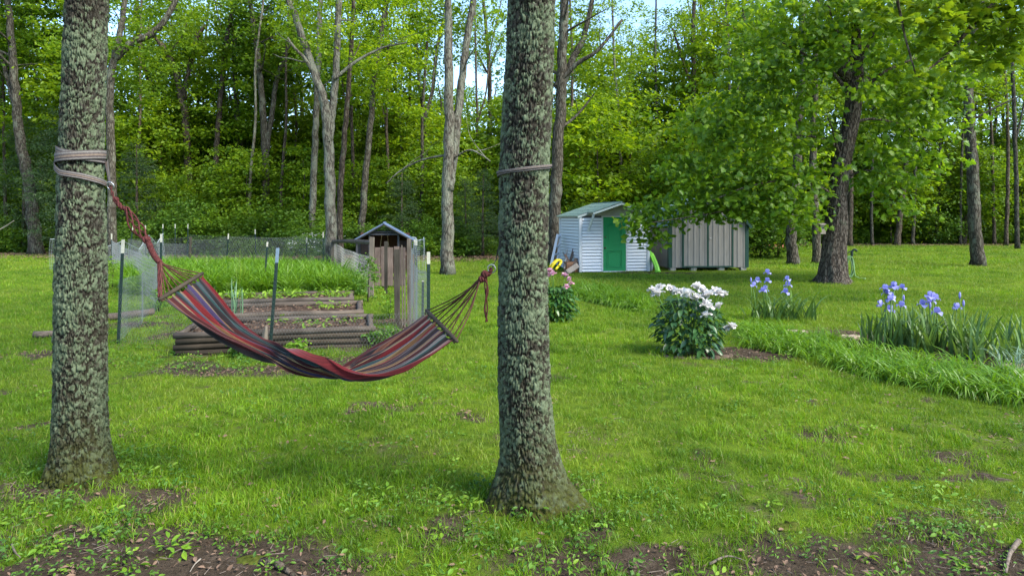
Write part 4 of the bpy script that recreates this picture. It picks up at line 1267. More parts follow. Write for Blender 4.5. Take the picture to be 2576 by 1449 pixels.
hm = thing('hammock', 'twisted striped cloth hammock slung between the two lichen-covered trunks', 'hammock', tuple(P(830, 930, 4.55)))
EDGE_B = [(512, 697, 4.93), (546, 738, 4.92), (590, 795, 4.86), (640, 838, 4.78), (690, 864, 4.66), (740, 880, 4.54), (790, 898, 4.44), (840, 920, 4.37), (900, 943, 4.33), (960, 945, 4.30), (1020, 929, 4.26), (1084, 896, 4.23), (1140, 858, 4.21)]
EDGE_A = [(412, 757, 4.37), (470, 800, 4.37), (540, 843, 4.41), (600, 872, 4.46), (655, 899, 4.51), (715, 924, 4.57), (775, 939, 4.63), (830, 938, 4.68), (870, 922, 4.73), (912, 893, 4.77), (962, 862, 4.80), (1022, 824, 4.83), (1068, 790, 4.84)]
def cloth():
    A = np.array(catmull([tuple(P(*p)) for p in EDGE_A], 14)); B = np.array(catmull([tuple(P(*p)) for p in EDGE_B], 14))
    nu = len(A); nv = 150
    v = np.linspace(0, 1, nv); u = np.linspace(0, 1, nu)
    S = A[:, None] * (1 - v[None, :, None]) + B[:, None] * v[None, :, None]
    t = np.gradient((A + B) / 2, axis=0); t /= np.linalg.norm(t, axis=1)[:, None]
    W = B - A; wl = np.linalg.norm(W, axis=1)
    nn = np.cross(t, W); nn /= np.linalg.norm(nn, axis=1)[:, None]
    gather = np.clip(1 - wl / 0.72, 0, 1)
    edge = np.minimum(u, 1 - u)
    a = 0.010 + 0.032 * np.sqrt(gather) * sstep(0.02, 0.15, edge)
    U, VV = np.meshgrid(u, v, indexing='ij')
    ph = fbm(U * 4 + 3, VV * 2, 71, 2) * 5
    fold = np.sin(VV * 2 * math.pi * 6.5 + ph) * 0.6 + np.sin(VV * 2 * math.pi * 13 + ph * 2.2 + U * 5) * 0.32 + (fbm(U * 3, VV * 24, 81, 2) - 0.5) * 0.9
    end = 0.012 * np.abs(np.sin(VV * math.pi * 10)) * sstep(0.10, 0.0, np.minimum(U, 1 - U))
    sag = -np.sin(VV * math.pi) * (0.10 * sstep(0.0, 0.2, edge) * np.clip(wl / 0.7, 0, 1))[:, None]
    S = S + nn[:, None] * (fold * a[:, None])[..., None]
    S[..., 2] += sag * 0.55
    # scalloped ends
    sc = 0.025 * (np.abs(np.sin(VV * math.pi * 10)) - 0.5)
    S += t[:, None] * (sc * (sstep(0.05, 0, U) * -1 + sstep(0.95, 1, U)))[..., None] * -1
    thick = 0.002
    V = np.concatenate([(S + nn[:, None] * thick).reshape(-1, 3), (S - nn[:, None] * thick).reshape(-1, 3)]) - np.array(hm.location)
    i = np.arange(nu - 1)[:, None] * nv; j = np.arange(nv - 1)[None]
    q = np.stack([i + j, i + j + 1, i + nv + j + 1, i + nv + j], -1).reshape(-1, 4)
    q2 = q[:, ::-1] + nu * nv
    me = fast_mesh('cloth', V, np.concatenate([q, q2]), M['cloth'], True)
    at = me.attributes.new('across', 'FLOAT', 'POINT')
    warp = VV + 0.006 * (fbm(U * 8, VV * 5, 91, 2) - 0.5)
    at.data.foreach_set('value', np.tile(np.clip(warp, 0.001, 0.999).ravel(), 2).astype(np.float32))
    mesh_obj('cloth', me, hm)
    return S
CL = cloth()
BAR_L = (P(402, 753, 4.33), P(509, 688, 4.97)); BAR_R = (P(1073, 781, 4.90), P(1149, 858, 4.17))
for b0, b1 in (BAR_L, BAR_R):
    mb = MB(); d = (b1 - b0)
    mb.tube([b0 + d * t for t in np.linspace(-0.01, 1.01, 9)], [0.011, 0.0145] + [0.0145] * 5 + [0.0145, 0.011], 8)
    mb.build('spreader_bar', M['bar_wood'], hm, True, True)
GATH_L = P(402, 660, 4.52); GATH_R = P(1212, 700, 4.36)
rr = random.Random(5)
for (b0, b1), gath, row in ((BAR_L, GATH_L, CL[0]), (BAR_R, GATH_R, CL[-1])):
    for k in range(11):
        t = 0.02 + 0.96 * k / 10
        p = b0.lerp(b1, t)
        cl = Vector(row[int(t * (len(row) - 1))])
        mid = gath.lerp(p, 0.5) + Vector((rr.uniform(-.012, .012), rr.uniform(-.012, .012), -0.012 + rr.uniform(-.01, .01)))
        pts = catmull([gath + Vector((rr.uniform(-.008, .008), 0, rr.uniform(-.01, .01))), mid, p, p.lerp(cl, 0.6) + Vector((0, 0, -0.008)), cl], 5)
        MB().tube(pts, 0.0042, 5).build('cord', M['cord'], hm, True, True)
# twisted rope up to the left ring: knots and loose strands
def strand_rope(p0, p1, n, r, R0, turns, name, mat, loose=0.0):
    mb = MB(); ax = (p1 - p0); u = ax.normalized(); a = u.orthogonal().normalized(); b = u.cross(a)
    for k in range(n):
        pts = []
        for t in np.linspace(0, 1, 40):
            th = turns * 2 * math.pi * t + k * 2 * math.pi / n
            rad = R0 + loose * math.sin(math.pi * t) * (0.6 + 0.8 * ((k * 37) % 10) / 10)
            pts.append(p0 + ax * t + (a * math.cos(th) + b * math.sin(th)) * rad + Vector((0, 0, -0.02 * math.sin(math.pi * t))))
        mb.tube(pts, r, 6)
    return mb.build(name, mat, hm, True, True)
def knot(c, r, name='knot'):
    mb = MB()
    for k in range(3):
        ax = Vector((math.sin(k * 2.1), math.cos(k * 2.1), 0.7 - k * 0.5)).normalized()
        mb.tube(torus_pts(c, ax, r, 18), r * 0.55, 7)
    return mb.build(name, M['rope'], hm, True, True)
K0, K1, K2 = P(292, 503, 4.58), P(318, 524, 4.575), P(372, 606, 4.55)
strand_rope(RING_L, K0, 2, 0.004, 0.006, 1.5, 'rope', M['rope'])
knot(K0, 0.014); 
strand_rope(K0, K1, 3, 0.008, 0.009, 1.2, 'rope', M['rope'])
strand_rope(K1, K2, 5, 0.0055, 0.012, 0.6, 'rope', M['rope'], 0.022)
knot(P(369, 603, 4.55), 0.019); knot(P(377, 618, 4.55), 0.015)
strand_rope(K2, GATH_L, 4, 0.0085, 0.012, 2.5, 'rope', M['rope'])
strand_rope(GATH_L, P(403, 748, 4.36), 4, 0.006, 0.010, 0.8, 'rope', M['rope'])
strand_rope(RING_R, P(1222, 688, 4.36), 3, 0.007, 0.008, 1.0, 'rope', M['rope'])
knot(P(1220, 690, 4.36), 0.018); knot(P(1212, 702, 4.36), 0.016)
strand_rope(P(1222, 696, 4.36), P(1224, 810, 4.36), 2, 0.005, 0.007, 1.0, 'rope_tail', M['rope'])
MB().tube(catmull([P(1217, 692, 4.35), P(1228, 730, 4.36), P(1219, 770, 4.36), P(1222, 800, 4.36)], 6), 0.005, 6).build('rope_tail', M['rope'], hm, True, True)

# ------------------------------------------------------------------ raised beds
def log_pts(p0, p1, r, mb, seed, n=9):
    rr = random.Random(seed); p0, p1 = Vector(p0), Vector(p1)
    pts, rad = [], []
    for k in range(n):
        t = k / (n - 1)
        pts.append(p0.lerp(p1, t) + Vector((0, rr.uniform(-.006, .006), rr.uniform(-.008, .006))))
        rad.append(r * rr.uniform(0.94, 1.05))
    mb.tube(pts, rad, 8)

def raised_bed(label, ox, oy, wd, dp, layers, r, seed, fill, front_mat, plants):
    root = thing('raised_bed', label, 'raised bed', (ox, oy, 0), BED_R)
    for k in range(layers):
        z = r * 0.9 + k * r * 1.86
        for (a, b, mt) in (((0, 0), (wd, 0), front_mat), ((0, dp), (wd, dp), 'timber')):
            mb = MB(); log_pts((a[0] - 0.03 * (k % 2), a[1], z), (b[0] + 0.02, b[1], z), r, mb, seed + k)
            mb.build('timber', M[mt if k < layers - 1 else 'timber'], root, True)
        for x in (r, wd - r):
            mb = MB(); log_pts((x, r * 0.9, z + 0.004), (x, dp - r * 0.9, z + 0.004), r * 0.97, mb, seed + 30 + k)
            mb.build('timber', M['timber_y'], root, True)
    # soil
    nx, ny = 40, 22
    xs = np.linspace(r, wd - r, nx); ys = np.linspace(r, dp - r, ny)
    X, Y = np.meshgrid(xs, ys)
    Z = fill + (fbm(X * 5, Y * 5, seed, 3) - 0.5) * 0.06
    i = np.arange(ny - 1)[:, None] * nx + np.arange(nx - 1)[None]
    mesh_obj('soil', fast_mesh('soil', np.stack([X.ravel(), Y.ravel(), Z.ravel()], 1), np.stack([i, i + 1, i + 1 + nx, i + nx], -1).reshape(-1, 4), M['soil'], True), root)
    # mulch of dry leaves: real flakes
    rng = np.random.default_rng(seed)
    n = 420
    C = np.stack([rng.uniform(r, wd - r, n), rng.uniform(r, dp - r, n), np.full(n, fill + 0.02) + rng.uniform(-.01, .03, n)], 1)
    V, FF = leaf_arrays(C, rng.uniform(0.03, 0.09, n), T_OVAL, rng, 0.0, 0.3)
    o = mesh_obj('mulch', oval_mesh('mulch', V, FF, M['dry_leaf']), root); o['kind'] = 'stuff'
    return root

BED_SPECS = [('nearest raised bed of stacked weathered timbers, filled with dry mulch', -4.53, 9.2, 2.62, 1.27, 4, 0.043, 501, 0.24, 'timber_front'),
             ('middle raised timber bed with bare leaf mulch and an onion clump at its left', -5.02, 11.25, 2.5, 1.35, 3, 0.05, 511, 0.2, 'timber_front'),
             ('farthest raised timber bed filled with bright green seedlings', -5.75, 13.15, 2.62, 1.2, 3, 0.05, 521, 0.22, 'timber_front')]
for s in BED_SPECS: raised_bed(*s, plants=None)

def bed_to_world(k, u, v, z=0.0):
    ox, oy = BED_SPECS[k][1:3]; c, s = math.cos(BED_R), math.sin(BED_R)
    return (ox + u * c - v * s, oy + u * s + v * c, z)

rng = np.random.default_rng(53)
def seedling_row(label, k, pts, group, size=0.07, tall=0.1):
    src = None
    for (u, v) in pts:
        x, y, z = bed_to_world(k, u, v, BED_SPECS[k][8])
        root = thing('seedling', label, 'plant', (x, y, z), rng.uniform(0, 6.28), group)
        if src is None: src = weed_mesh(540 + k, 14, 0.1, size, M['seedling'], tall)
        o = mesh_obj('leaves', src, root); s = rng.uniform(0.8, 1.35); o.scale = (s, s, s)
seedling_row('bright green seedling in the farthest raised bed', 2, [(rng.uniform(0.15, 2.45), rng.uniform(0.15, 1.05)) for _ in range(60)], 'seedlings in the farthest bed', 0.075, 0.14)
seedling_row('green sprout in the nearest raised bed', 0, [(1.62, .55), (1.75, .62), (1.88, .5), (2.05, .7), (2.3, .8), (1.2, .9)], 'sprouts in the nearest bed', 0.09, 0.12)
seedling_row('green sprout at the right end of the middle raised bed', 1, [(1.7, .9), (1.9, .8), (1.85, 1.0), (2.05, .9), (2.2, 1.05)], 'sprouts in the middle bed', 0.08, 0.12)

def blades_plant(name, label, cat, loc, n, h, wid, mat, spread, lean, curl, seed, part='leaf', segs=4, group=None):
    """plant whose long leaves are parts of their own (shared meshes)"""
    rr = random.Random(seed)
    root = thing(name, label, cat, loc, 0, group)
    src = [blade_mesh(seed * 7 + k, h, wid, mat, lean, curl, segs) for k in range(6)]
    for i in range(n):
        o = mesh_obj(part, src[i % 6], root)
        a = rr.uniform(0, 6.283); r = math.sqrt(rr.random())
        o.location = (spread[0] * r * math.cos(a), spread[1] * r * math.sin(a), -0.01)
        s = rr.uniform(0.65, 1.15); o.scale = (s, s, s)
        o.rotation_euler = (0, 0, rr.uniform(0, 6.283))
    return root

def blade_mesh(seed, h, wid, mat, lean, curl, segs):
    rr = random.Random(seed)
    V, Fc = [], []
    th = abs(rr.gauss(0, lean)); x = 0; z = 0; st = h * rr.uniform(0.75, 1.1) / segs; c = rr.uniform(0.1, 1) * curl / segs * 2
    tw = rr.uniform(-0.6, 0.6); prof = [0.75, 1.0, 0.95, 0.75, 0.5, 0.3]
    for s in range(segs):
        w_ = wid / 2 * prof[int(s * 5 / segs)]; a = tw * s / segs + 0.4 * rr.uniform(-1, 1) * (s == 0)
        V += [(x - math.sin(a) * w_ * 0.3, -math.cos(a) * w_, z), (x + 0.12 * w_, 0, z - 0.1 * w_), (x + math.sin(a) * w_ * 0.3, math.cos(a) * w_, z)]
        x += math.sin(th) * st; z += math.cos(th) * st; th = min(2.7, th + c * (1 + s * 0.4))
    V.append((x, 0, z))
    for s in range(segs - 1):
        q = 3 * s
        Fc += [(q, q + 1, q + 4, q + 3), (q + 1, q + 2, q + 5, q + 4)]
    q = 3 * (segs - 1)
    Fc += [(q, q + 1, q + 3), (q + 1, q + 2, q + 3)]
    me = bpy.data.meshes.new('leaf'); me.from_pydata(V, [], Fc); me.materials.append(mat)
    me.polygons.foreach_set('use_smooth', [True] * len(me.polygons)); me.update()
    return me
M['onion'] = leaf_mat('onion', (0.07, 0.15, 0.07), (0.11, 0.2, 0.1), 0.2, rough=0.4)
blades_plant('onion_plant', 'blue-green onion stalks standing behind the hammock in the middle bed', 'plant', bed_to_world(1, 0.42, 0.35, 0.2), 16, 0.62, 0.022, M['onion'], (0.14, 0.06), 0.12, 0.25, 61)

# ------------------------------------------------------------------ garden fence of steel and wooden posts with wire
fence = thing('garden_fence', 'garden fence of white-tipped green steel posts and sagging chicken wire', 'fence', tuple(GP(672, 893)))
POST = {}
def post_line(px0, py0, px1, py1, Y=None):
    if Y is None: Y = GY(py0)
    return Vector(((px0 - 1288) * Y / F, Y, -0.05)), P(px1, py1, Y)
def tpost(key, base, top, tip='tpost_tip', r=0.021, tipl=0.15, parent=None):
    parent = parent or fence
    L = (top - base).length; u = (top - base).normalized()
    mb = MB(); cut = top - u * tipl
    def tee(mb, a, b, s=1.0):
        side = Vector((1, 0, 0)); d = (b - a)
        for (w_, t_, off) in ((r * 2.1, 0.006, 0.0), (0.008, r * 1.9, r * 0.9)):
            vs = []
            for q in (a, b):
                for sx, sy in ((-1, -1), (1, -1), (1, 1), (-1, 1)):
                    vs.append(q + Vector((sx * w_ / 2 * s, sy * t_ / 2 * s + off - 0.003, 0)))
            mb.add(vs, [(3, 2, 1, 0), (4, 5, 6, 7), (0, 1, 5, 4), (1, 2, 6, 5), (2, 3, 7, 6), (3, 0, 4, 7)])
    tee(mb, base, cut)
    k = 0.1
    while k < (cut - base).length:
        p = base + u * k; mb.box(p + Vector((0, -0.007, 0)), (0.014, 0.009, 0.022)); k += 0.055
    po = mb.build('fence_post', M['tpost'], fence, False, True)
    m2 = MB(); tee(m2, cut, top, 1.02)
    o = m2.build('post_tip', M[tip], None, False, False)
    o.parent = po
    for v in o.data.vertices: v.co = v.co - fence.location
    POST[key] = (base, top)
def wpost(key, base, top, w_=0.08, mat='post_wood', seed=0):
    rr = random.Random(seed); mb = MB()
    vs = []; n = 6
    for k in range(n):
        p = base.lerp(top, k / (n - 1))
        for sx, sy in ((-1, -1), (1, -1), (1, 1), (-1, 1)):
            vs.append(p + Vector((sx * w_ / 2 * rr.uniform(.93, 1.05), sy * w_ / 2 * rr.uniform(.93, 1.05), rr.uniform(-.01, .01))))
    fs = [(3, 2, 1, 0), tuple(range(4 * n - 4, 4 * n))]
    for k in range(n - 1):
        for q in range(4): fs.append((4 * k + q, 4 * k + (q + 1) % 4, 4 * k + 4 + (q + 1) % 4, 4 * k + 4 + q))
    mb.add(vs, fs).build('fence_post', M[mat], fence, False, True)
    POST[key] = (base, top)

tpost('near_left', *post_line(297, 866, 310, 603), tipl=0.2)
tpost('near_mid', *post_line(678, 893, 699, 624), tip='tpost_tip_blue', tipl=0.2)
tpost('near_right', *post_line(1078, 900, 1078, 634), tipl=0.16)
tpost('left_mid', *post_line(403, 775, 406, 589), tipl=0.17)
tpost('inner', *post_line(664, 731, 673, 609), tipl=0.12)
tpost('far_left_b', *post_line(281, 672, 281, 588), tipl=0.22)
tpost('far_left', *post_line(322, 664, 335, 569), tipl=0.17)
tpost('far_a', *post_line(366, 662, 366, 567), tipl=0.18)
tpost('far_b', *post_line(410, 657, 410, 564), tipl=0.18)
tpost('far_c', *post_line(441, 655, 441, 564), tipl=0.18)
tpost('far_d', *post_line(473, 653, 473, 564), tipl=0.2)
wpost('wood_left', *post_line(475, 690, 480, 596), 0.06, 'post_dark_wood', 3)
tpost('far_e', *post_line(569, 675, 575, 588), tipl=0.2)
tpost('far_f', *post_line(644, 659, 642, 577), tipl=0.2)
tpost('far_g', *post_line(770, 669, 772, 597), tipl=0.22)
tpost('far_h', *post_line(814, 666, 813, 584), tipl=0.22)
wpost('rail_left', *post_line(840, 675, 839, 597), 0.16, 'post_wood', 5)
wpost('rail_right', *post_line(934, 748, 936, 597), 0.10, 'post_wood', 6)
wpost('gate_post', *post_line(971, 738, 971, 608), 0.075, 'post_dark_wood', 7)
wpost('thick', *post_line(1000, 824, 998, 627), 0.088, 'post_dark_wood', 8)
wpost('thin_pale', *post_line(1013, 822, 1011, 617), 0.022, 'post_wood', 9)
wpost('stub', *post_line(1019, 822, 1018, 652), 0.022, 'post_wood', 10)
wpost('corner', *post_line(1030, 818, 1029, 602), 0.062, 'post_wood', 11)
wpost('corner_b', *post_line(1041, 805, 1040, 640), 0.025, 'post_wood', 12)
tpost('right_a', *post_line(1043, 712, 1043, 603), tipl=0.16)
tpost('right_b', *post_line(1049, 708, 1048, 604), tipl=0.16)
tpost('right_c', *post_line(1063, 800, 1064, 706), tipl=0.02)
# rail on top of two wooden posts
a, b = POST['rail_left'][1], POST['rail_right'][1]
MB().tube([a + Vector((0, 0, -0.16)), a.lerp(b, 0.5) + Vector((0, 0, -0.11)), b + Vector((0, 0, -0.12))], [0.075, 0.065, 0.055], 6).build('rail', M['timber'], fence, False, True)
old = MB(); g = GP(664, 900); old.tube([g, g + Vector((0.01, 0.0, 0.22)), g + Vector((0.03, 0, 0.42))], [0.05, 0.045, 0.02], 6)
old.build('rotten_post', M['post_wood'], fence, False, True)

def wire_panel(mb, p0, p1, z0, z1, c, r, seed=0, sag=0.06):
    """diamond wire between two posts; each wire a thin three-sided rod"""
    d = Vector((p1.x - p0.x, p1.y - p0.y, 0)); L = d.length
    nx = max(2, int(L / c)); nz = max(2, int((z1 - z0) / c))
    nrm = Vector((-d.y, d.x, 0)).normalized()
    rr = random.Random(seed); k1, k2 = rr.uniform(1, 3), rr.uniform(0, 6)
    V = []
    for i in range(nx + 1):
        for j in range(nz + 1):
            t = (i + (0.5 if j % 2 else 0)) / (nx + 0.5)
            s = j / nz
            z = z0 + (z1 - z0) * s - sag * math.sin(math.pi * t) * s
            V.append(Vector((p0.x, p0.y, z)) + d * t + nrm * (0.03 * math.sin(k1 * 6 * t + k2) * math.sin(math.pi * t)))
    def idx(i, j): return i * (nz + 1) + j
    E = []
    for i in range(nx + 1):
        for j in range(nz):
            E.append((idx(i, j), idx(i, j + 1)))
            if j % 2 == 0:
                if i > 0: E.append((idx(i, j), idx(i - 1, j + 1)))
            elif i < nx: E.append((idx(i, j), idx(i + 1, j + 1)))
    for i in range(nx): E.append((idx(i, nz), idx(i + 1, nz)))
    V = np.array([tuple(v) for v in V]); E = np.array(E)
    a, b = V[E[:, 0]], V[E[:, 1]]
    t = b - a; t /= np.linalg.norm(t, axis=1)[:, None]
    n0 = np.array(nrm)[None]; s0 = np.cross(t, n0)
    ring = []
    for k in range(3):
        th = k * 2 * math.pi / 3
        o = (n0 * math.cos(th) + s0 * math.sin(th)) * r
        ring.append((a + o, b + o))
    base = len(mb[0]) if mb[0] else 0
    base = sum(len(x) for x in mb[0])
    VV = np.stack([ring[0][0], ring[1][0], ring[2][0], ring[0][1], ring[1][1], ring[2][1]], 1).reshape(-1, 3)
    q = (np.arange(len(E)) * 6)[:, None, None] + np.array([[0, 1, 4, 3], [1, 2, 5, 4], [2, 0, 3, 5]])[None] + base
    mb[0].append(VV); mb[1].append(q.reshape(-1, 4))

def wire_run(name, pairs, c, r, mat, z1f=0.92):
    acc = ([], [])
    for k, (a, b, z0, z1) in enumerate(pairs):
        wire_panel(acc, POST[a][0], POST[b][0], z0, z1, c, r, k)
    V = np.concatenate(acc[0]) - np.array(fence.location)
    o = mesh_obj(name, fast_mesh(name, V, np.concatenate(acc[1]), M[mat]), fence)
    o['kind'] = 'stuff'
wire_run('chicken_wire', [('near_left', 'near_mid', 0.02, 0.75), ('near_mid', 'near_right', 0.02, 0.62)], 0.045, 0.0008, 'wire')
wire_run('chicken_wire', [('near_left', 'left_mid', 0.02, 0.95), ('near_right', 'corner', 0.02, 1.15), ('corner', 'right_a', 0.02, 1.2)], 0.055, 0.0010, 'wire')
wire_run('chicken_wire', [('left_mid', 'far_left_b', 0.02, 1.0), ('wood_left', 'far_e', 0.02, 1.15), ('far_e', 'far_g', 0.02, 1.15), ('far_d', 'far_f', 0.02, 1.1), ('far_f', 'far_h', 0.02, 1.05), ('far_g', 'rail_left', 0.02, 1.1),
                          ('rail_left', 'rail_right', 0.02, 0.95), ('wood_left', 'far_left', 0.02, 1.0), ('far_left', 'far_d', 0.02, 1.0)], 0.085, 0.0018, 'wire')

# pale bird netting hung loosely on the far left posts
def netting(label, a, b, z0, ztop, seed, c=0.055, r=0.0022, loc=None):
    root = thing('bird_netting', label, 'netting', (a.x, a.y, 0))
    d = Vector((b.x - a.x, b.y - a.y, 0)); L = d.length; nx = int(L / c); nz = 20
    nrm = Vector((-d.y, d.x, 0)).normalized()
    mb = MB(); rr = random.Random(seed); ph = rr.uniform(0, 6)
    def pt(i, j):
        t = i / nx; s = j / nz
        zt = np.interp(t, [q[0] for q in ztop], [q[1] for q in ztop])
        z = z0 + (zt - z0) * s
        off = 0.09 * math.sin(t * 11 + ph + s * 2) * s + 0.05 * math.sin(t * 29 + ph * 2) * s
        return Vector((a.x, a.y, z)) + d * t + nrm * off - root.location
    for i in range(nx + 1): mb.tube([pt(i, j) for j in range(0, nz + 1, 2)], r, 3, cap=False)
    for j in range(nz + 1):
        mb.tube([pt(i, j) for i in range(0, nx + 1)], r if j < nz else 0.012, 3, cap=False)
    o = mb.build('net', M['netting'], root)
    return root
netting('pale net draped high on the far left fence posts, sagging between them', POST['far_a'][0] + Vector((-1.2, -4, 0)), POST['far_d'][0] + Vector((0, -2, 0)), 0.05,
        [(0, 1.1), (0.25, 1.15), (0.45, 0.75), (0.6, 0.95), (0.72, 0.6), (0.85, 1.15), (0.92, 0.8), (1, 1.2)], 3, 0.07, 0.0022)
netting('bluish net rolled behind the wooden corner posts of the fence', POST['right_a'][0] + Vector((-0.1, 0.2, 0)), POST['right_b'][0] + Vector((0.25, 0.1, 0)), 0.05, [(0, 1.3), (0.5, 1.2), (1, 1.28)], 8, 0.05, 0.002)

# plank gate
gate = thing('plank_gate', 'upright gate of five weathered brown planks in front of the coop', 'gate', tuple(GP(983, 724)), R(4))
gx = -0.43
for k in range(5):
    w_ = [0.165, 0.15, 0.17, 0.155, 0.16][k]
    MB().box((gx + w_ / 2, 0, 0.06 + 0.5 + 0.01 * (k % 2)), (w_ - 0.012, 0.022, 1.02 + 0.03 * ((k * 3) % 2)), rotm(0, R([0.4, -0.5, 0.2, 0.6, -0.3][k]), 0), 0.004).build('plank', M['plank'], gate)
    gx += w_ + 0.006
for z in (0.25, 0.9): MB().box((0, 0.035, z), (0.82, 0.03, 0.08)).build('cross_rail', M['plank'], gate)

# ------------------------------------------------------------------ coop
def coop():
    Y = 22.6; c = GP(966, 690); c = Vector(((966 - 1288) * Y / F, Y, 0))
    root = thing('chicken_coop', 'small open coop with blue-grey metal gable roof behind the plank gate', 'coop', tuple(c), R(9))
    hw, dp = 0.95, 1.7; ez, rz_ = 1.12, 1.66
    for x, z in ((-0.88, 1.1), (-0.47, 1.34), (0.47, 1.34), (0.88, 1.1)):
        for y in (0.05, dp - 0.05): MB().box((x, y, z / 2), (0.06, 0.06, z)).build('post', M['coop_frame'], root)
    for y in (0.05, dp - 0.05):
        MB().box((0, y - 0.031, 1.31), (1.0, 0.05, 0.06)).build('beam', M['coop_frame'], root)
        MB().box((0, y - 0.031, 1.39), (0.7, 0.03, 0.03)).build('beam', M['coop_frame'], root)
    MB().box((0, dp - 0.10, 0.66), (1.7, 0.03, 1.32)).build('back_wall', M['coop_wall'], root)
    for sx in (-1, 1): MB().box((sx * 0.5, dp / 2, 0.62), (0.025, dp - 0.22, 1.2)).build('side_wall', M['coop_wall'], root)
    MB().box((0, dp / 2, 0.2), (0.94, dp - 0.3, 0.03)).build('floor', M['coop_wall'], root)
    ang = math.atan2(rz_ - ez, hw)
    sl = math.hypot(hw, rz_ - ez) + 0.12
    for sx in (-1, 1):
        mb = MB()
        n = 12
        vs, fs = [], []
        for t_ in (0.0, 0.02):
            for k in range(n * 2 + 1):
                y = -0.18 + (dp + 0.36) * k / (n * 2)
                h = 0.018 if k % 2 else 0.0
                for s in (0.0, 1.0):
                    xx = sx * (s * sl * math.cos(ang)); zz = rz_ - s * sl * math.sin(ang) + h + 0.02 - t_
                    vs.append((xx, y, zz))
        m = (n * 2 + 1) * 2
        for k in range(n * 2):
            a = 2 * k
            q = (a, a + 1, a + 3, a + 2)
            fs.append(q if sx > 0 else q[::-1]); fs.append(tuple(i + m for i in (q[::-1] if sx > 0 else q)))
        fs += [(0, m, m + 1, 1), (m - 2, m - 1, 2 * m - 1, 2 * m - 2), ]
        mb.add(vs, fs).build('roof_panel', M['blue_roof'], root)
        # barge board
        a = Vector((0, -0.16, rz_ - 0.03)); b = Vector((sx * sl * math.cos(ang), -0.16, rz_ - 0.03 - sl * math.sin(ang)))
        MB().tube([a, b], 0.028, 4).build('barge_board', M['coop_frame'], root)
    MB().tube([(0, -0.2, rz_ + 0.035), (0, dp + 0.2, rz_ + 0.035)], 0.03, 6).build('ridge_cap', M['blue_roof'], root)
    for x in (-0.08, 0.09): MB().tube([(x, 0.5, 1.36), (x * 2.2, 0.5, 0.5)], 0.008, 4).build('string', M['string'], root)
    acc = ([], [])
    for (x0, x1, z1) in ((-0.85, -0.5, 1.08), (0.5, 0.85, 1.08)):
        wire_panel(acc, Vector((x0, 0.03, 0)), Vector((x1, 0.03, 0)), 0.02, z1, 0.055, 0.003, 1, 0)
    wire_panel(acc, Vector((-0.4, 0.03, 0)), Vector((0.4, 0.03, 0)), 1.34, 1.52, 0.05, 0.003, 1, 0)
    for sx in (-1, 1): wire_panel(acc, Vector((sx * 0.89, 0.1, 0)), Vector((sx * 0.89, dp - 0.1, 0)), 0.02, 1.06, 0.055, 0.003, 1, 0)
    o = mesh_obj('wire', fast_mesh('wire', np.concatenate(acc[0]), np.concatenate(acc[1]), M['coop_frame']), root); o['kind'] = 'stuff'
coop()

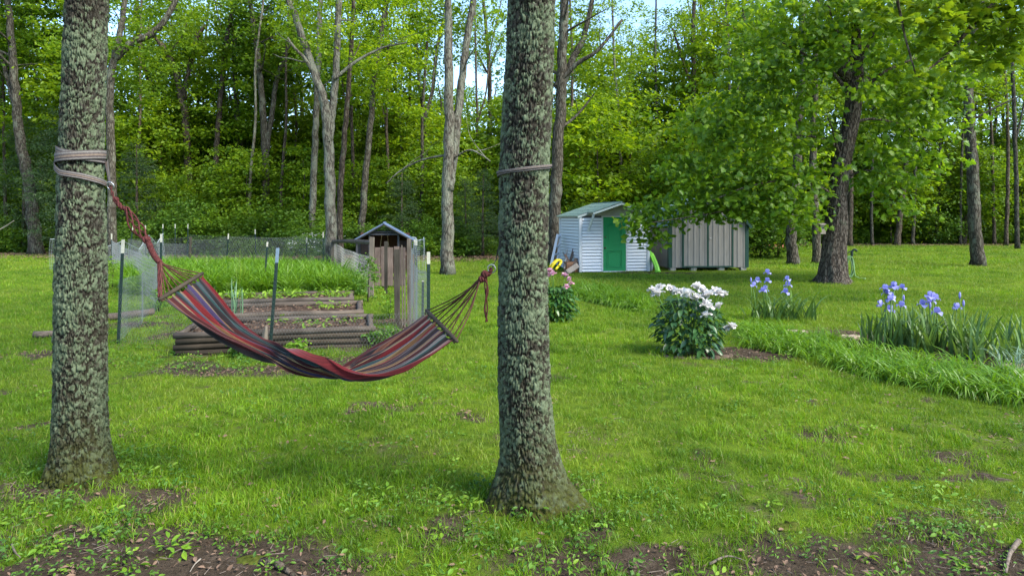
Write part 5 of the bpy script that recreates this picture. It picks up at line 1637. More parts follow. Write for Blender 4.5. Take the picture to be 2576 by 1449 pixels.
# ------------------------------------------------------------------ white shed with green door
def white_shed():
    root = thing('white_shed', 'small white-sided shed with a green door and green shingle roof', 'shed', (2.31, 23.1, 0), R(12))
    W_, D_, H_ = 2.45, 2.4, 1.93; RZ = 2.34
    dx0, dx1 = 0.80, 1.63
    pitch = 0.108
    def siding(p0, p1, name='siding_board'):
        d = Vector(p1) - Vector(p0); L = d.length; u = d.normalized(); out = Vector((u.y, -u.x, 0))
        nb = int(H_ / pitch)
        vs = []
        for s in (0, L):
            q = u * s
            vs += [q - out * 0.012, q + out * 0.034, q + out * 0.032 + Vector((0, 0, 0.014)), q + out * 0.010 + Vector((0, 0, pitch - 0.020)), q + out * 0.004 + Vector((0, 0, pitch - 0.017)), q - out * 0.012 + Vector((0, 0, pitch - 0.017))]
        k = 6
        fs = [tuple(range(k - 1, -1, -1)), tuple(range(k, 2 * k))] + [(i, (i + 1) % k, (i + 1) % k + k, i + k) for i in range(k)]
        me = bpy.data.meshes.new(name); me.from_pydata([tuple(v) for v in vs], [], fs); me.materials.append(M['white_vinyl']); me.update()
        for b in range(nb):
            o = mesh_obj(name, me, root); o.location = Vector(p0) + Vector((0, 0, 0.03 + b * pitch))
    MB().box((W_ / 2, D_ / 2, H_ / 2), (W_ - 0.03, D_ - 0.03, H_)).build('wall', M['lap_shade'], root)
    siding((0.06, 0, 0), (dx0 - 0.035, 0, 0)); siding((dx1 + 0.035, 0, 0), (W_ - 0.06, 0, 0)); siding((0, D_ - 0.06, 0), (0, 0.06, 0))
    siding((W_, 0.06, 0), (W_, D_ - 0.06, 0))
    for x, y in ((0, 0), (W_, 0), (0, D_), (W_, D_)):
        MB().box((x, y, H_ / 2 + 0.01), (0.1, 0.1, H_), None, 0.008).build('corner_trim', M['white_trim'], root)
    # gable infill and roof
    g = MB(); e = 0.02
    for y in (0.012, D_ - 0.012):
        g.add([(0, y - e, H_), (W_, y - e, H_), (W_ / 2, y - e, RZ - 0.02), (0, y + e, H_), (W_, y + e, H_), (W_ / 2, y + e, RZ - 0.02)],
              [(0, 1, 2), (5, 4, 3), (0, 3, 4, 1), (1, 4, 5, 2), (2, 5, 3, 0)])
    g.build('gable', M['soffit'], root)
    ang = math.atan2(RZ - H_, W_ / 2); sl = math.hypot(W_ / 2, RZ - H_) + 0.12
    for sx in (-1, 1):
        u = Vector((sx * math.cos(ang), 0, -math.sin(ang))); nrm = Vector((sx * math.sin(ang), 0, math.cos(ang)))
        top = Vector((W_ / 2, 0, RZ))
        rot = rotm(0, sx * ang, 0)
        rows = 7
        # deck: main roof, and the hood over the door reaching forward
        MB().box(top + u * sl / 2 + Vector((0, D_ / 2, 0)), (sl, D_ + 0.1, 0.03), rot).build('roof_deck', M['white_trim'], root)
        hs = sl * 0.74
        MB().box(top + u * hs / 2 + Vector((0, -0.36, 0)), (hs, 0.60, 0.028), rot).build('hood_deck', M['soffit'], root)
        for r_ in range(rows):
            s0 = sl * r_ / rows
            w_ = sl / rows + 0.03
            c = top + u * (s0 + w_ / 2) + nrm * (0.030 + 0.002 * (rows - r_) * 0 + 0.002)
            y0, y1 = (-0.68 if s0 + w_ < hs + 0.06 else -0.06), D_ + 0.06
            tl = rotm(0, sx * (ang - 0.06 * 0), 0)
            mb = MB(); n = 10
            for q in range(n):
                ya = y0 + (y1 - y0) * q / n; yb = y0 + (y1 - y0) * (q + 1) / n - 0.008
                mb.box(c + nrm * (0.007 * (r_ % 2) + 0.002 * ((q * 7 + r_ * 3) % 3)) + Vector((0, (ya + yb) / 2, 0)), (w_ + 0.006 * ((q * 5 + r_) % 3), yb - ya, 0.013), tl)
            mb.build('shingle_row', M['shingle'], root)
        # rake boards
        for (a, s_, y) in ((0.0, sl, -0.065), (0.0, hs, -0.675)):
            p0 = top + u * 0.0 + Vector((0, y, -0.02)); p1 = top + u * s_ + Vector((0, y, -0.02))
            MB().box((p0 + p1) / 2, ((p1 - p0).length, 0.025, 0.06), rot).build('rake_board', M['rake'], root)
        # brace of the hood
        p0 = top + u * (hs - 0.04) + Vector((0, -0.62, -0.06)); p1 = Vector((W_ / 2 + sx * 0.62 - sx * 0.0, -0.03, 1.42)); p1.x = p0.x
        MB().tube([p0, p1], 0.045, 4).build('brace', M['white_trim'], root)
    MB().tube([(W_ / 2, -0.67, RZ + 0.035), (W_ / 2, D_ + 0.06, RZ + 0.035)], 0.035, 6).build('ridge_cap', M['shingle'], root)
    # door
    for x in (dx0 - 0.02, dx1 + 0.02): MB().box((x, -0.012, 0.95), (0.045, 0.05, 1.9)).build('door_frame', M['white_trim'], root)
    MB().box(((dx0 + dx1) / 2, -0.012, 1.90), (dx1 - dx0 + 0.085, 0.05, 0.04)).build('door_frame', M['white_trim'], root)
    MB().box(((dx0 + dx1) / 2, -0.03, 0.02), (dx1 - dx0, 0.08, 0.04)).build('sill', M['white_trim'], root)
    cx = (dx0 + dx1) / 2; dw = dx1 - dx0 - 0.01
    door = MB().box((cx, -0.012, 0.96), (dw, 0.035, 1.83)).build('door', M['green_door'], root)
    def frame(mb, x0, x1, z0, z1, arch=0.0):
        w_ = 0.022; y = -0.033
        mb.box(((x0 + x1) / 2, y, z0), (x1 - x0, 0.014, w_)); mb.box((x0, y, (z0 + z1) / 2), (w_, 0.014, z1 - z0 + w_)); mb.box((x1, y, (z0 + z1) / 2), (w_, 0.014, z1 - z0 + w_))
        n = 8
        pts = [(x0 + (x1 - x0) * k / n, y, z1 + arch * math.sin(math.pi * k / n)) for k in range(n + 1)]
        mb.tube(pts, w_ / 2, 4)
    mb = MB(); frame(mb, cx - 0.27, cx + 0.27, 0.16, 0.74); frame(mb, cx - 0.22, cx + 0.22, 0.21, 0.69)
    frame(mb, cx - 0.27, cx + 0.27, 0.93, 1.58, 0.14); frame(mb, cx - 0.22, cx + 0.22, 0.98, 1.54, 0.12)
    mb.build('panel_moulding', M['green_door'], door)
    for z, r_ in ((0.83, 0.033), (1.20, 0.025)):
        k = MB(); k.tube([(dx0 + 0.07, -0.03, z), (dx0 + 0.07, -0.06, z), (dx0 + 0.07, -0.075, z), (dx0 + 0.07, -0.095, z)], [r_ * 0.9, r_ * 0.5, r_, r_ * 0.6], 10)
        k.build('knob', M['knob'], door, True)
white_shed()

# ------------------------------------------------------------------ tan shed with gambrel roof
def tan_shed():
    root = thing('tan_shed', 'tan ribbed shed with dark green trim and double doors, half hidden by maple leaves', 'shed', (5.47, 23.8, 0), R(5))
    W_, D_ = 2.85, 2.5; Z0 = 0.11; EZ = 1.60; KX, KZ = 0.48, 2.15; PZ = 2.55
    prof = [(0, Z0), (W_, Z0), (W_, EZ), (W_ - KX, KZ), (W_ / 2, PZ), (KX, KZ), (0, EZ)]
    for y, nm in ((0.03, 'front_wall'), (D_ - 0.03, 'back_wall')):
        vs = [(x, y - 0.02, z) for x, z in prof] + [(x, y + 0.02, z) for x, z in prof]
        k = len(prof)
        fs = [tuple(range(k)), tuple(range(2 * k - 1, k - 1, -1))] + [(i, i + k, (i + 1) % k + k, (i + 1) % k) for i in range(k)]
        MB().add(vs, fs).build(nm, M['tan_panel'], root)
    for x in (0.02, W_ - 0.02): MB().box((x, D_ / 2, (Z0 + EZ) / 2), (0.04, D_ - 0.1, EZ - Z0)).build('side_wall', M['tan_panel'], root)
    def ribbed(x0, x1, z0, ztop, y, parent, nm, step=0.19):
        mb = MB(); n = max(2, round((x1 - x0) / step)); vs = []; fs = []
        P_ = []
        for i in range(n):
            a = x0 + (x1 - x0) * i / n; s = (x1 - x0) / n
            P_ += [(a, 0.0), (a + s * 0.62, 0.0), (a + s * 0.70, -0.014), (a + s * 0.92, -0.014)]
        P_.append((x1, 0.0))
        for x, o in P_:
            zt = ztop(x)
            vs += [(x, y + o, z0), (x, y + o, zt)]
        for i in range(len(P_) - 1):
            a = 2 * i; fs.append((a, a + 2, a + 3, a + 1))
        k = len(vs); vs += [(v[0], y + 0.004, v[2]) for v in vs[:]]
        for i in range(len(P_) - 1):
            a = 2 * i + k; fs.append((a + 1, a + 3, a + 2, a))
            a = 2 * i; fs += [(a, a + k, a + 2 + k, a + 2), (a + 1, a + 3, a + 3 + k, a + 1 + k)]
        return mb.add(vs, fs).build(nm, M['tan_panel'], parent)
    def roofz(x):
        return float(np.interp(x, [0, KX, W_ / 2, W_ - KX, W_], [EZ, KZ, PZ, KZ, EZ])) - 0.03
    d0, d1, dt = 0.50, 2.28, 1.90; mid = (d0 + d1) / 2
    ribbed(0.10, d0 - 0.03, Z0 + 0.01, roofz, -0.006, root, 'wall_panel'); ribbed(d1 + 0.03, W_ - 0.10, Z0 + 0.01, roofz, -0.006, root, 'wall_panel')
    ribbed(d0 - 0.03, d1 + 0.03, dt + 0.035, roofz, -0.006, root, 'wall_panel')
    for a, b in ((d0 + 0.035, mid - 0.032), (mid + 0.032, d1 - 0.035)):
        dr = ribbed(a, b, Z0 + 0.06, lambda x: dt - 0.03, -0.020, root, 'door')
        t = MB(); t.box(((a + b) / 2, -0.030, Z0 + 0.035), (b - a, 0.02, 0.05)); t.build('door_trim', M['green_trim'], dr)
    for x in (d0, mid, d1): MB().box((x, -0.026, (Z0 + dt) / 2), (0.062, 0.03, dt - Z0)).build('trim', M['green_trim'], root)
    MB().box((mid, -0.022, dt), (d1 - d0 + 0.06, 0.03, 0.06)).build('trim', M['green_trim'], root)
    for x in (0.045, W_ - 0.045): MB().box((x, -0.012, (Z0 + EZ) / 2), (0.13, 0.035, EZ - Z0)).build('trim', M['green_trim'], root)
    k = MB(); k.tube([(mid + 0.075, -0.03, 1.13), (mid + 0.075, -0.08, 1.13)], [0.018, 0.026], 8); k.tube([(mid + 0.075, -0.075, 1.13), (mid + 0.13, -0.075, 1.125)], 0.012, 6)
    k.build('handle', M['metal'], root, True)
    # ribs of the left side wall
    mb = MB()
    for i in range(22): mb.box((-0.006, 0.12 + i * 0.105, (Z0 + EZ) / 2), (0.022, 0.028, EZ - Z0 - 0.02))
    mb.build('ribs', M['tan_panel'], root)
    MB().box((-0.012, 0.055, (Z0 + EZ) / 2), (0.02, 0.10, EZ - Z0)).build('trim', M['green_trim'], root)
    # roof
    pts = [(-0.09, EZ - 0.09), (KX - 0.02, KZ + 0.02), (W_ / 2, PZ + 0.03), (W_ - KX + 0.02, KZ + 0.02), (W_ + 0.09, EZ - 0.09)]
    for i in range(4):
        (xa, za), (xb, zb) = pts[i], pts[i + 1]
        dx, dz = xb - xa, zb - za; l = math.hypot(dx, dz); an = -math.atan2(dz, dx)
        MB().box(((xa + xb) / 2, D_ / 2, (za + zb) / 2 + 0.015), (l + 0.012, D_ + 0.22, 0.028), rotm(0, an, 0)).build('roof_panel', M['shed_roof'], root)
        MB().box(((xa + xb) / 2, -0.118, (za + zb) / 2 - 0.012), (l, 0.02, 0.085), rotm(0, an, 0)).build('rake_trim', M['green_trim'], root)
    for x in (0.15, 0.9, 1.9, 2.7):
        for y in (0.1, D_ - 0.2): MB().box((x, y, 0.045), (0.2, 0.2, 0.12), None, 0.006).build('block', M['block'], root)
    for x in (0.15, 2.7): MB().box((x, D_ / 2, 0.08), (0.1, D_ - 0.06, 0.055)).build('skid', M['old_board'], root)
tan_shed()

# ------------------------------------------------------------------ odds and ends beside the white shed
def lean_box(mb, a, b, w_, t, roll=0.0):
    a, b = Vector(a), Vector(b); d = (b - a); u = d.normalized()
    s = u.cross(Vector((0, 1, 0))).normalized(); n = s.cross(u)
    s2 = s * math.cos(roll) + n * math.sin(roll); n2 = s2.cross(u)
    vs = []
    for q in (a, b):
        for x, y in ((-1, -1), (1, -1), (1, 1), (-1, 1)): vs.append(q + s2 * x * w_ / 2 + n2 * y * t / 2)
    return mb.add(vs, [(3, 2, 1, 0), (4, 5, 6, 7), (0, 1, 5, 4), (1, 2, 6, 5), (2, 3, 7, 6), (3, 0, 4, 7)])

o = thing('plastic_ladder', 'white plastic ladder-like frame leaning by the shed corner', 'ladder', tuple(P(1392, 672, 24.4)))
a0, a1 = P(1386, 668, 24.0), P(1403, 590, 24.5)
m1 = MB(); lean_box(m1, a0, a1, 0.09, 0.05); m1.build('rail', M['white_trim'], o, False, True)
m1 = MB(); lean_box(m1, a0 + Vector((0.22, 0.3, 0.0)), a1 + Vector((0.12, 0.3, 0)), 0.07, 0.05); m1.build('rail', M['white_trim'], o, False, True)
for t in (0.12, 0.38, 0.64, 0.95):
    p = a0.lerp(a1, t); q = (a0 + Vector((0.22, 0.3, 0))).lerp(a1 + Vector((0.12, 0.3, 0)), t)
    MB().tube(catmull([p, p.lerp(q, 0.5) + Vector((0, 0, -0.05)), q], 4), 0.035, 6).build('rung', M['white_trim'], o, True, True)

o = thing('yellow_frame', 'bright yellow bent-tube frame lying against the wood scraps by the shed', 'frame', tuple(P(1395, 676, 22.6)))
p = lambda x, y, Y: P(x, y, Y)
MB().tube(catmull([p(1386, 676, 22.4), p(1396, 662, 22.4), p(1404, 655, 22.5), p(1412, 657, 22.6), p(1408, 666, 22.5), p(1398, 678, 22.4)], 6), 0.04, 7).build('tube', M['yellow'], o, True, True)
MB().tube(catmull([p(1382, 672, 22.9), p(1394, 659, 22.9), p(1402, 654, 22.9), p(1411, 656, 22.9)], 6), 0.035, 7).build('tube', M['yellow'], o, True, True)
for t in ((1391, 669, 1390, 663), (1401, 658, 1399, 656), (1407, 668, 1410, 657)):
    MB().tube([p(t[0], t[1], 22.4), p(t[2], t[3], 22.9)], 0.03, 6).build('cross_bar', M['yellow'], o, True, True)

o = thing('wooden_crate', 'reddish-brown wooden crate with scrap sticks beside the white shed', 'crate', (2.0, 23.25, 0), R(14))
for z in (0.07, 0.19, 0.31):
    MB().box((0, -0.16, z), (0.36, 0.02, 0.105)).build('slat', M['crate'], o); MB().box((0, 0.16, z), (0.36, 0.02, 0.105)).build('slat', M['crate'], o)
    MB().box((-0.19, 0, z), (0.02, 0.34, 0.105)).build('slat', M['crate'], o); MB().box((0.19, 0, z), (0.02, 0.34, 0.105)).build('slat', M['crate'], o)
MB().box((0, 0, 0.012), (0.36, 0.30, 0.02)).build('bottom', M['crate'], o)
def board(label, a, b, w_, t, mat, roll=0.0, bend=0.0):
    mb = MB(); a, b = Vector(a), Vector(b)
    n = 6 if bend else 1
    for k in range(n):
        p0 = a.lerp(b, k / n); p1 = a.lerp(b, (k + 1) / n)
        if bend:
            p0 = p0 + Vector((bend * math.sin(math.pi * k / n), 0, 0)); p1 = p1 + Vector((bend * math.sin(math.pi * (k + 1) / n), 0, 0))
        lean_box(mb, p0, p1, w_, t, roll)
    o = mb.build('board', M[mat])
    c = sum((v.co for v in o.data.vertices), Vector()) / len(o.data.vertices); c.z = min(v.co.z for v in o.data.vertices)
    for v in o.data.vertices: v.co -= c
    o.location = c
    return tag(o, label, 'board')
board('long dark bent plank leaning on the left wall of the white shed', P(1430, 668, 23.6), P(1448, 592, 24.1), 0.09, 0.04, 'brown_board', 0.3, 0.05)
board('short brown plank propped against the crate by the white shed', P(1440, 686, 22.9), P(1450, 650, 23.2), 0.11, 0.05, 'brown_board', 0.5)
board('pale grey timber block resting on the crate end by the white shed', P(1425, 686, 22.6), P(1452, 668, 22.9), 0.17, 0.13, 'old_board', 0.1)
board('thin pale stick leaning left of the crate', P(1420, 676, 23.0), P(1427, 628, 23.8), 0.04, 0.02, 'old_board', 0.4)
board('thin brown stick leaning over the crate', P(1446, 680, 23.2), P(1421, 640, 23.5), 0.05, 0.02, 'crate', 0.2)
board('thin tan stick standing in the crate', P(1432, 672, 23.2), P(1416, 634, 23.8), 0.035, 0.02, 'old_board', 0.7)

o = thing('lime_noodle', 'lime green plastic slide leaning in the gap between the two sheds', 'toy', tuple(P(1650, 686, 23.3)))
pts = catmull([P(1655, 686, 23.2), P(1652, 672, 23.3), P(1643, 650, 23.6), P(1634, 632, 23.9)], 6)
mb = MB(); mb.tube(pts, [0.1] * 3 + [0.085] * 13 + [0.06, 0.05, 0.03], 10); mb.build('slide', M['lime_plastic'], o, True, True)
mb = MB(); mb.tube([Vector(q) + Vector((-0.07, -0.03, 0.05)) for q in pts], 0.03, 6); mb.build('rim', M['lime_plastic'], o, True, True)
o = thing('grey_tub', 'grey plastic tub standing between the two sheds', 'tub', tuple(GP(1640, 684)))
MB().tube([(0, 0.35, 0), (0, 0.35, 0.08), (0, 0.35, 0.42), (0, 0.35, 0.5), (0, 0.35, 0.53)], [0.09, 0.105, 0.118, 0.12, 0.13], 16).build('body', M['grey_plastic'], o, True)
for z in (0.16, 0.34): MB().tube(torus_pts(Vector((0, 0.35, z)), Vector((0, 0, 1)), 0.117), 0.01, 5).build('hoop', M['grey_plastic'], o, True)

o = thing('red_platform', 'rust-red board platform lying flat on the lawn behind the grey trunks', 'platform', (15.4, 39.6, 0.14), R(3))
o.rotation_euler[0] = R(5)
for k in range(5): MB().box((0, -0.5 + k * 0.25, 0.07), (1.25, 0.235, 0.04)).build('plank', M['red_board'], o)
for x in (-0.5, 0.5): MB().box((x, 0, 0.02), (0.08, 1.2, 0.06)).build('bearer', M['red_board'], o)

# ------------------------------------------------------------------ maple
def maple():
    Y = 19.5; s = Y / F
    gx = (2096 - 1288) * s
    root = thing('maple_tree', 'leafy green maple with a thick leaning trunk in front of the tan shed', 'tree', (gx, Y, 0))
    main = [(2096, 716, 92), (2095, 690, 70), (2096, 640, 62), (2102, 560, 56), (2108, 500, 46), (2116, 420, 44), (2136, 330, 42), (2146, 270, 40), (2150, 190, 42), (2154, 120, 26), (2152, 40, 18), (2150, -60, 12), (2160, -170, 5)]
    mb = MB()
    pts = [P(x, y, Y) for x, y, w_ in main]; pts[0] = Vector((gx, Y, -0.06))
    sp = catmull(pts, 8)
    rad = np.interp(np.linspace(0, 1, len(sp)), np.linspace(0, 1, len(main)), [m[2] * s / 2 * 0.93 for m in main])
    rr = random.Random(9)
    V = []; n = 48; Fc = []
    for k, (p, r) in enumerate(zip(sp, rad)):
        for q in range(n):
            th = 2 * math.pi * q / n
            z = p[2]
            groove = 0.06 * math.sin(th * 13 + 2.0 * math.sin(z * 2.1) + 1.2 * float(vnoise(np.array([th * 2]), np.array([z * 3]), 4)[0]) * 3)
            lump = 0.12 * (float(vnoise(np.array([math.cos(th) * 1.5 + 4]), np.array([math.sin(th) * 1.5 + z * 1.6]), 8)[0]) - 0.5)
            fl = 0.3 * math.exp(-max(z, 0) / 0.18) * max(0, math.cos(2.5 * th + 0.6))
            kk = r * (1 + groove + lump * 2 + fl)
            V.append((p[0] + math.cos(th) * kk, p[1] + math.sin(th) * kk, z))
    for k in range(len(sp) - 1):
        for q in range(n): Fc.append((k * n + q, k * n + (q + 1) % n, (k + 1) * n + (q + 1) % n, (k + 1) * n + q))
    MB().add(V, Fc).build('trunk', M['maple_bark'], root, True, True)
    # knob where old limbs were cut
    for (x, y, dx) in ((2128, 190, -0.3), (2170, 215, 0.25), (2118, 175, -0.2)):
        c = P(x, y, Y); MB().tube([c + Vector((-dx, 0, -0.25)), c, c + Vector((dx * 0.3, -0.1, 0.22))], [0.2, 0.17, 0.10], 9).build('stub', M['maple_bark'], root, True, True)
    limbs = [([(2104, 500), (2060, 470), (1980, 455), (1880, 470), (1780, 510)], 9, 18.9), ([(2100, 520), (2040, 500), (1940, 500), (1800, 535), (1640, 560)], 10, 19.2),
             ([(2112, 440), (2050, 430), (1960, 425), (1860, 440)], 8, 19.9), ([(2122, 380), (2070, 350), (2000, 340), (1900, 330)], 9, 19.0), ([(2118, 400), (2105, 370), (2095, 330), (2080, 290)], 8, 18.6),
             ([(2146, 250), (2090, 180), (2010, 130), (1930, 90)], 12, 19.4), ([(2150, 240), (2230, 180), (2300, 150), (2380, 140)], 12, 20.0), ([(2140, 310), (2200, 300), (2280, 320), (2350, 370)], 9, 19.2),
             ([(2112, 460), (2170, 430), (2230, 440), (2290, 470)], 7, 20.2), ([(2150, 200), (2120, 120), (2090, 40), (2070, -60)], 12, 19.0), ([(2152, 180), (2190, 100), (2220, 20), (2240, -80)], 12, 19.8)]
    for pts_, w_, Ye in limbs:
        n_ = len(pts_)
        W = [P(x, y, Y + (Ye - Y) * k / (n_ - 1)) for k, (x, y) in enumerate(pts_)]
        MB().tube(catmull(W, 5), list(np.linspace(w_ * s / 2, 0.012, 5 * (n_ - 1) + 1)), 7).build('limb', M['maple_bark'], root, True, True)
    lobes = [(1625, 548, 20.3, .7, .8, .42, 30), (1700, 520, 20.2, 1.0, 1.0, .5, 50), (1780, 500, 19.9, 1.0, 1.1, .6, 55), (1860, 500, 19.4, 1.0, 1.1, .75, 60), (1930, 510, 19.0, .9, 1.0, .55, 45), (1640, 590, 20.4, .35, .4, .22, 8),
             (1740, 430, 20.0, 1.1, 1.1, .7, 55), (1850, 400, 19.5, 1.3, 1.4, .8, 70), (1960, 420, 19.2, 1.2, 1.2, .8, 60), (2040, 470, 19.0, .8, 1.0, .6, 36), (1800, 300, 19.6, 1.2, 1.2, .8, 60), (1920, 290, 19.4, 1.4, 1.4, 1.0, 80),
             (2040, 300, 19.2, 1.1, 1.3, .9, 55), (1880, 180, 19.4, 1.4, 1.4, 1.0, 80), (2000, 150, 19.3, 1.5, 1.5, 1.0, 85), (2110, 90, 19.2, 1.5, 1.6, 1.0, 85), (2230, 110, 19.6, 1.6, 1.7, 1.1, 90), (2330, 170, 19.8, 1.3, 1.4, 1.0, 65),
             (2260, 230, 19.7, 1.4, 1.5, .9, 70), (2350, 300, 19.9, 1.0, 1.1, .8, 42), (2230, 350, 19.5, 1.1, 1.2, .7, 48), (2320, 420, 20.0, .8, .9, .6, 28), (2200, 450, 20.0, .9, 1.0, .5, 34), (2260, 510, 20.2, .6, .7, .3, 14),
             (2080, 0, 19.2, 1.7, 1.8, 1.2, 80), (2240, 0, 19.6, 1.7, 1.8, 1.2, 80), (1950, 50, 19.3, 1.4, 1.5, .9, 60), (2160, -120, 19.5, 2.2, 2.2, 1.4, 110), (2080, 560, 18.9, .25, .2, .25, 6), (2000, 540, 18.8, .6, .7, .3, 16),
             (2135, 410, 18.8, .35, .3, .3, 7), (2160, 225, 18.6, .6, .4, .35, 14)]
    rng = np.random.default_rng(77)
    CC = []; AZ = []
    for (x, y, Yl, rx, ry, rz_, nc) in lobes:
        c = np.array(P(x, y, Yl))
        d = rng.normal(0, 1, (nc, 3)); d /= np.linalg.norm(d, axis=1)[:, None]
        q = c + d * (rng.uniform(0.1, 1, nc) ** 0.45)[:, None] * np.array([rx, ry, rz_])
        for p_ in q:
            ppx = 1288 + F * p_[0] / p_[1]; ppy = HZ - F * (p_[2] - CAM_H) / p_[1]
            cxm = np.interp(ppy, [250, 330, 420, 500, 600], [2146, 2136, 2116, 2108, 2098])
            if p_[1] < 19.6 and 255 < ppy < 620 and abs(ppx - cxm) < 48 and rng.uniform() < 0.85: continue
            if rng.uniform() < 0.42: continue
            k = rng.poisson(17)
            off = rng.normal(0, 1, (k, 3)) * np.array([0.24, 0.24, 0.11])
            off[:, 2] -= 0.25 * np.hypot(off[:, 0], off[:, 1])
            CC.append(p_ + off)
            AZ.append(np.arctan2(off[:, 1], off[:, 0]) + rng.normal(0, 0.5, k))
    CC = np.concatenate(CC); AZ = np.concatenate(AZ)
    V, FF = leaf_arrays(CC, 0.16 * rng.uniform(0.55, 1.3, len(CC)), T_MAPLE, rng, 0.4, 0.85, az=AZ)
    V = V - np.array(root.location)
    o = mesh_obj('crown', fast_mesh('crown', V, FF, M['maple_leaf']), root)
    return root
M['maple_bark'] = bark_mat('maple_bark', (0.022, 0.017, 0.014), (0.085, 0.068, 0.055), (0.17, 0.145, 0.12), (0.16, 0.17, 0.12), 0.1, 1.4)
maple()

# lime leaved limb that hangs into the top right corner from a tree outside the picture
def overhang():
    root = thing('lime_leaved_tree', 'yellow-green leafy limb hanging into the top right corner', 'tree', (12.6, 13.5, 0))
    MB().tube(catmull([(0, 0, -0.1), (0.1, 0, 2.5), (-0.1, 0.1, 5), (0, 0, 8), (0.2, 0, 11)], 5), list(np.linspace(0.28, 0.08, 21)), 12).build('trunk', M['bark'], root, True)
    L0 = root.location
    lim = [([(12.5, 13.5, 6.2), P(2600, -40, 13.2), P(2480, 30, 13), P(2390, 130, 12.8), P(2310, 195, 12.6)], 0.08), ([(12.6, 13.5, 7.0), P(2640, -160, 13), P(2420, -130, 12.6), P(2270, -40, 12.4), P(2270, 60, 12.4), P(2303, 187, 12.4)], 0.06),
           ([P(2480, 30, 13), P(2420, 40, 12.6), P(2360, 20, 12.3)], 0.025)]
    for pts, r in lim:
        MB().tube(catmull(pts, 6), list(np.linspace(r, 0.012, 6 * (len(pts) - 1) + 1)), 7).build('limb', M['bark_dark'], root, True, True)
    rng = np.random.default_rng(88); CC = []
    for (x, y, Yl, rx, rz_, nc) in ((2300, 40, 12.5, .5, .25, 22), (2400, 20, 12.8, .6, .35, 34), (2500, 60, 13, .6, .35, 30), (2560, 110, 13, .4, .3, 16), (2350, 120, 12.6, .4, .22, 14), (2330, 190, 12.5, .25, .12, 6), (2450, 120, 12.9, .4, .25, 12), (2560, 0, 13, .6, .5, 26), (2240, 10, 12.4, .35, .2, 10),
                                    (2400, -80, 12.8, .9, .5, 40), (2560, -120, 13, 1, .6, 50)):
        c = np.array(P(x, y, Yl)); q = c + rng.normal(0, 0.6, (nc, 3)) * np.array([rx, rx, rz_])
        for p_ in q:
            k = rng.poisson(9); off = rng.normal(0, 1, (k, 3)) * np.array([.17, .17, .06]); CC.append(p_ + off)
    CC = np.concatenate(CC)
    V, FF = leaf_arrays(CC, 0.17 * rng.uniform(0.6, 1.2, len(CC)), T_MAPLE, rng, 0.4, 0.55)
    mesh_obj('crown', fast_mesh('crown', V - np.array(L0), FF, M['lime_leaf']), root)
    add_crown(root, SPARSE[1], (0.5, 0, 6.8), 1.0, 1.0)
overhang()

# bird house on the maple trunk, yard hydrant with hose
o = thing('nest_box', 'small grey nest box fixed to the maple trunk', 'nest box', tuple(P(2068, 592, 19.1)))
MB().box((0, 0, 0.16), (0.15, 0.13, 0.26), None, 0.004).build('box', M['old_board'], o)
MB().box((0, -0.02, 0.305), (0.2, 0.2, 0.025), rotm(R(12), 0, 0)).build('lid', M['old_board'], o)
MB().tube([(0, -0.067, 0.2), (0, -0.072, 0.2)], 0.022, 10).build('entrance', M['coop_frame'], o)

o = thing('yard_hydrant', 'dark yard hydrant pipe with a bent spout right of the maple trunk', 'hydrant', tuple(GP(2143, 697)))
MB().tube([(0, 0, -0.05), (0, 0, 0.70)], 0.024, 8).build('pipe', M['hydrant'], o, True)
MB().tube(catmull([(0, 0, 0.66), (0, 0, 0.78), (0.03, -0.01, 0.84), (0.10, -0.02, 0.86), (0.14, -0.02, 0.80)], 4), [0.04] * 5 + [0.032] * 12, 8).build('head', M['hydrant'], o, True)
MB().box((-0.05, 0, 0.80), (0.16, 0.03, 0.025), rotm(0, R(-25), 0)).build('lever', M['hydrant'], o)
o = thing('garden_hose', 'green garden hose hanging in loops from the yard hydrant', 'hose', tuple(GP(2138, 700)))
g = o.location
mb = MB(); pts = []
for k in range(60):
    t = k / 59; th = t * 6 * math.pi
    pts.append((-0.10 + 0.13 * math.sin(th) + 0.1 * t, -0.08 + 0.05 * math.cos(th * 0.5), 0.36 + 0.32 * math.cos(th)))
pts += [(0.1, -0.12, 0.08), (0.2, -0.2, 0.02), (0.32, -0.3, 0.02), (0.2, -0.5, 0.02)]
mb.tube(pts, 0.014, 6); mb.build('hose', M['hose'], o, True)

# ------------------------------------------------------------------ peonies
def leaf_obj_mesh(seed, L, wid, mat):
    rr = random.Random(seed)
    V, Fc = [], []; n = 6
    for k in range(n + 1):
        t = k / n; w_ = wid / 2 * math.sin(math.pi * min(1, t ** 0.8 * 0.98 + 0.02)); z = -0.25 * L * t * t + 0.02 * L * math.sin(t * 6)
        V += [(L * t, -w_, z + 0.12 * w_), (L * t, 0, z - 0.18 * w_), (L * t, w_, z + 0.12 * w_)]
    for k in range(n):
        q = 3 * k; Fc += [(q, q + 3, q + 4, q + 1), (q + 1, q + 4, q + 5, q + 2)]
    me = bpy.data.meshes.new('leaf'); me.from_pydata(V, [], Fc); me.materials.append(mat)
    me.polygons.foreach_set('use_smooth', [True] * len(me.polygons)); me.update()
    return me

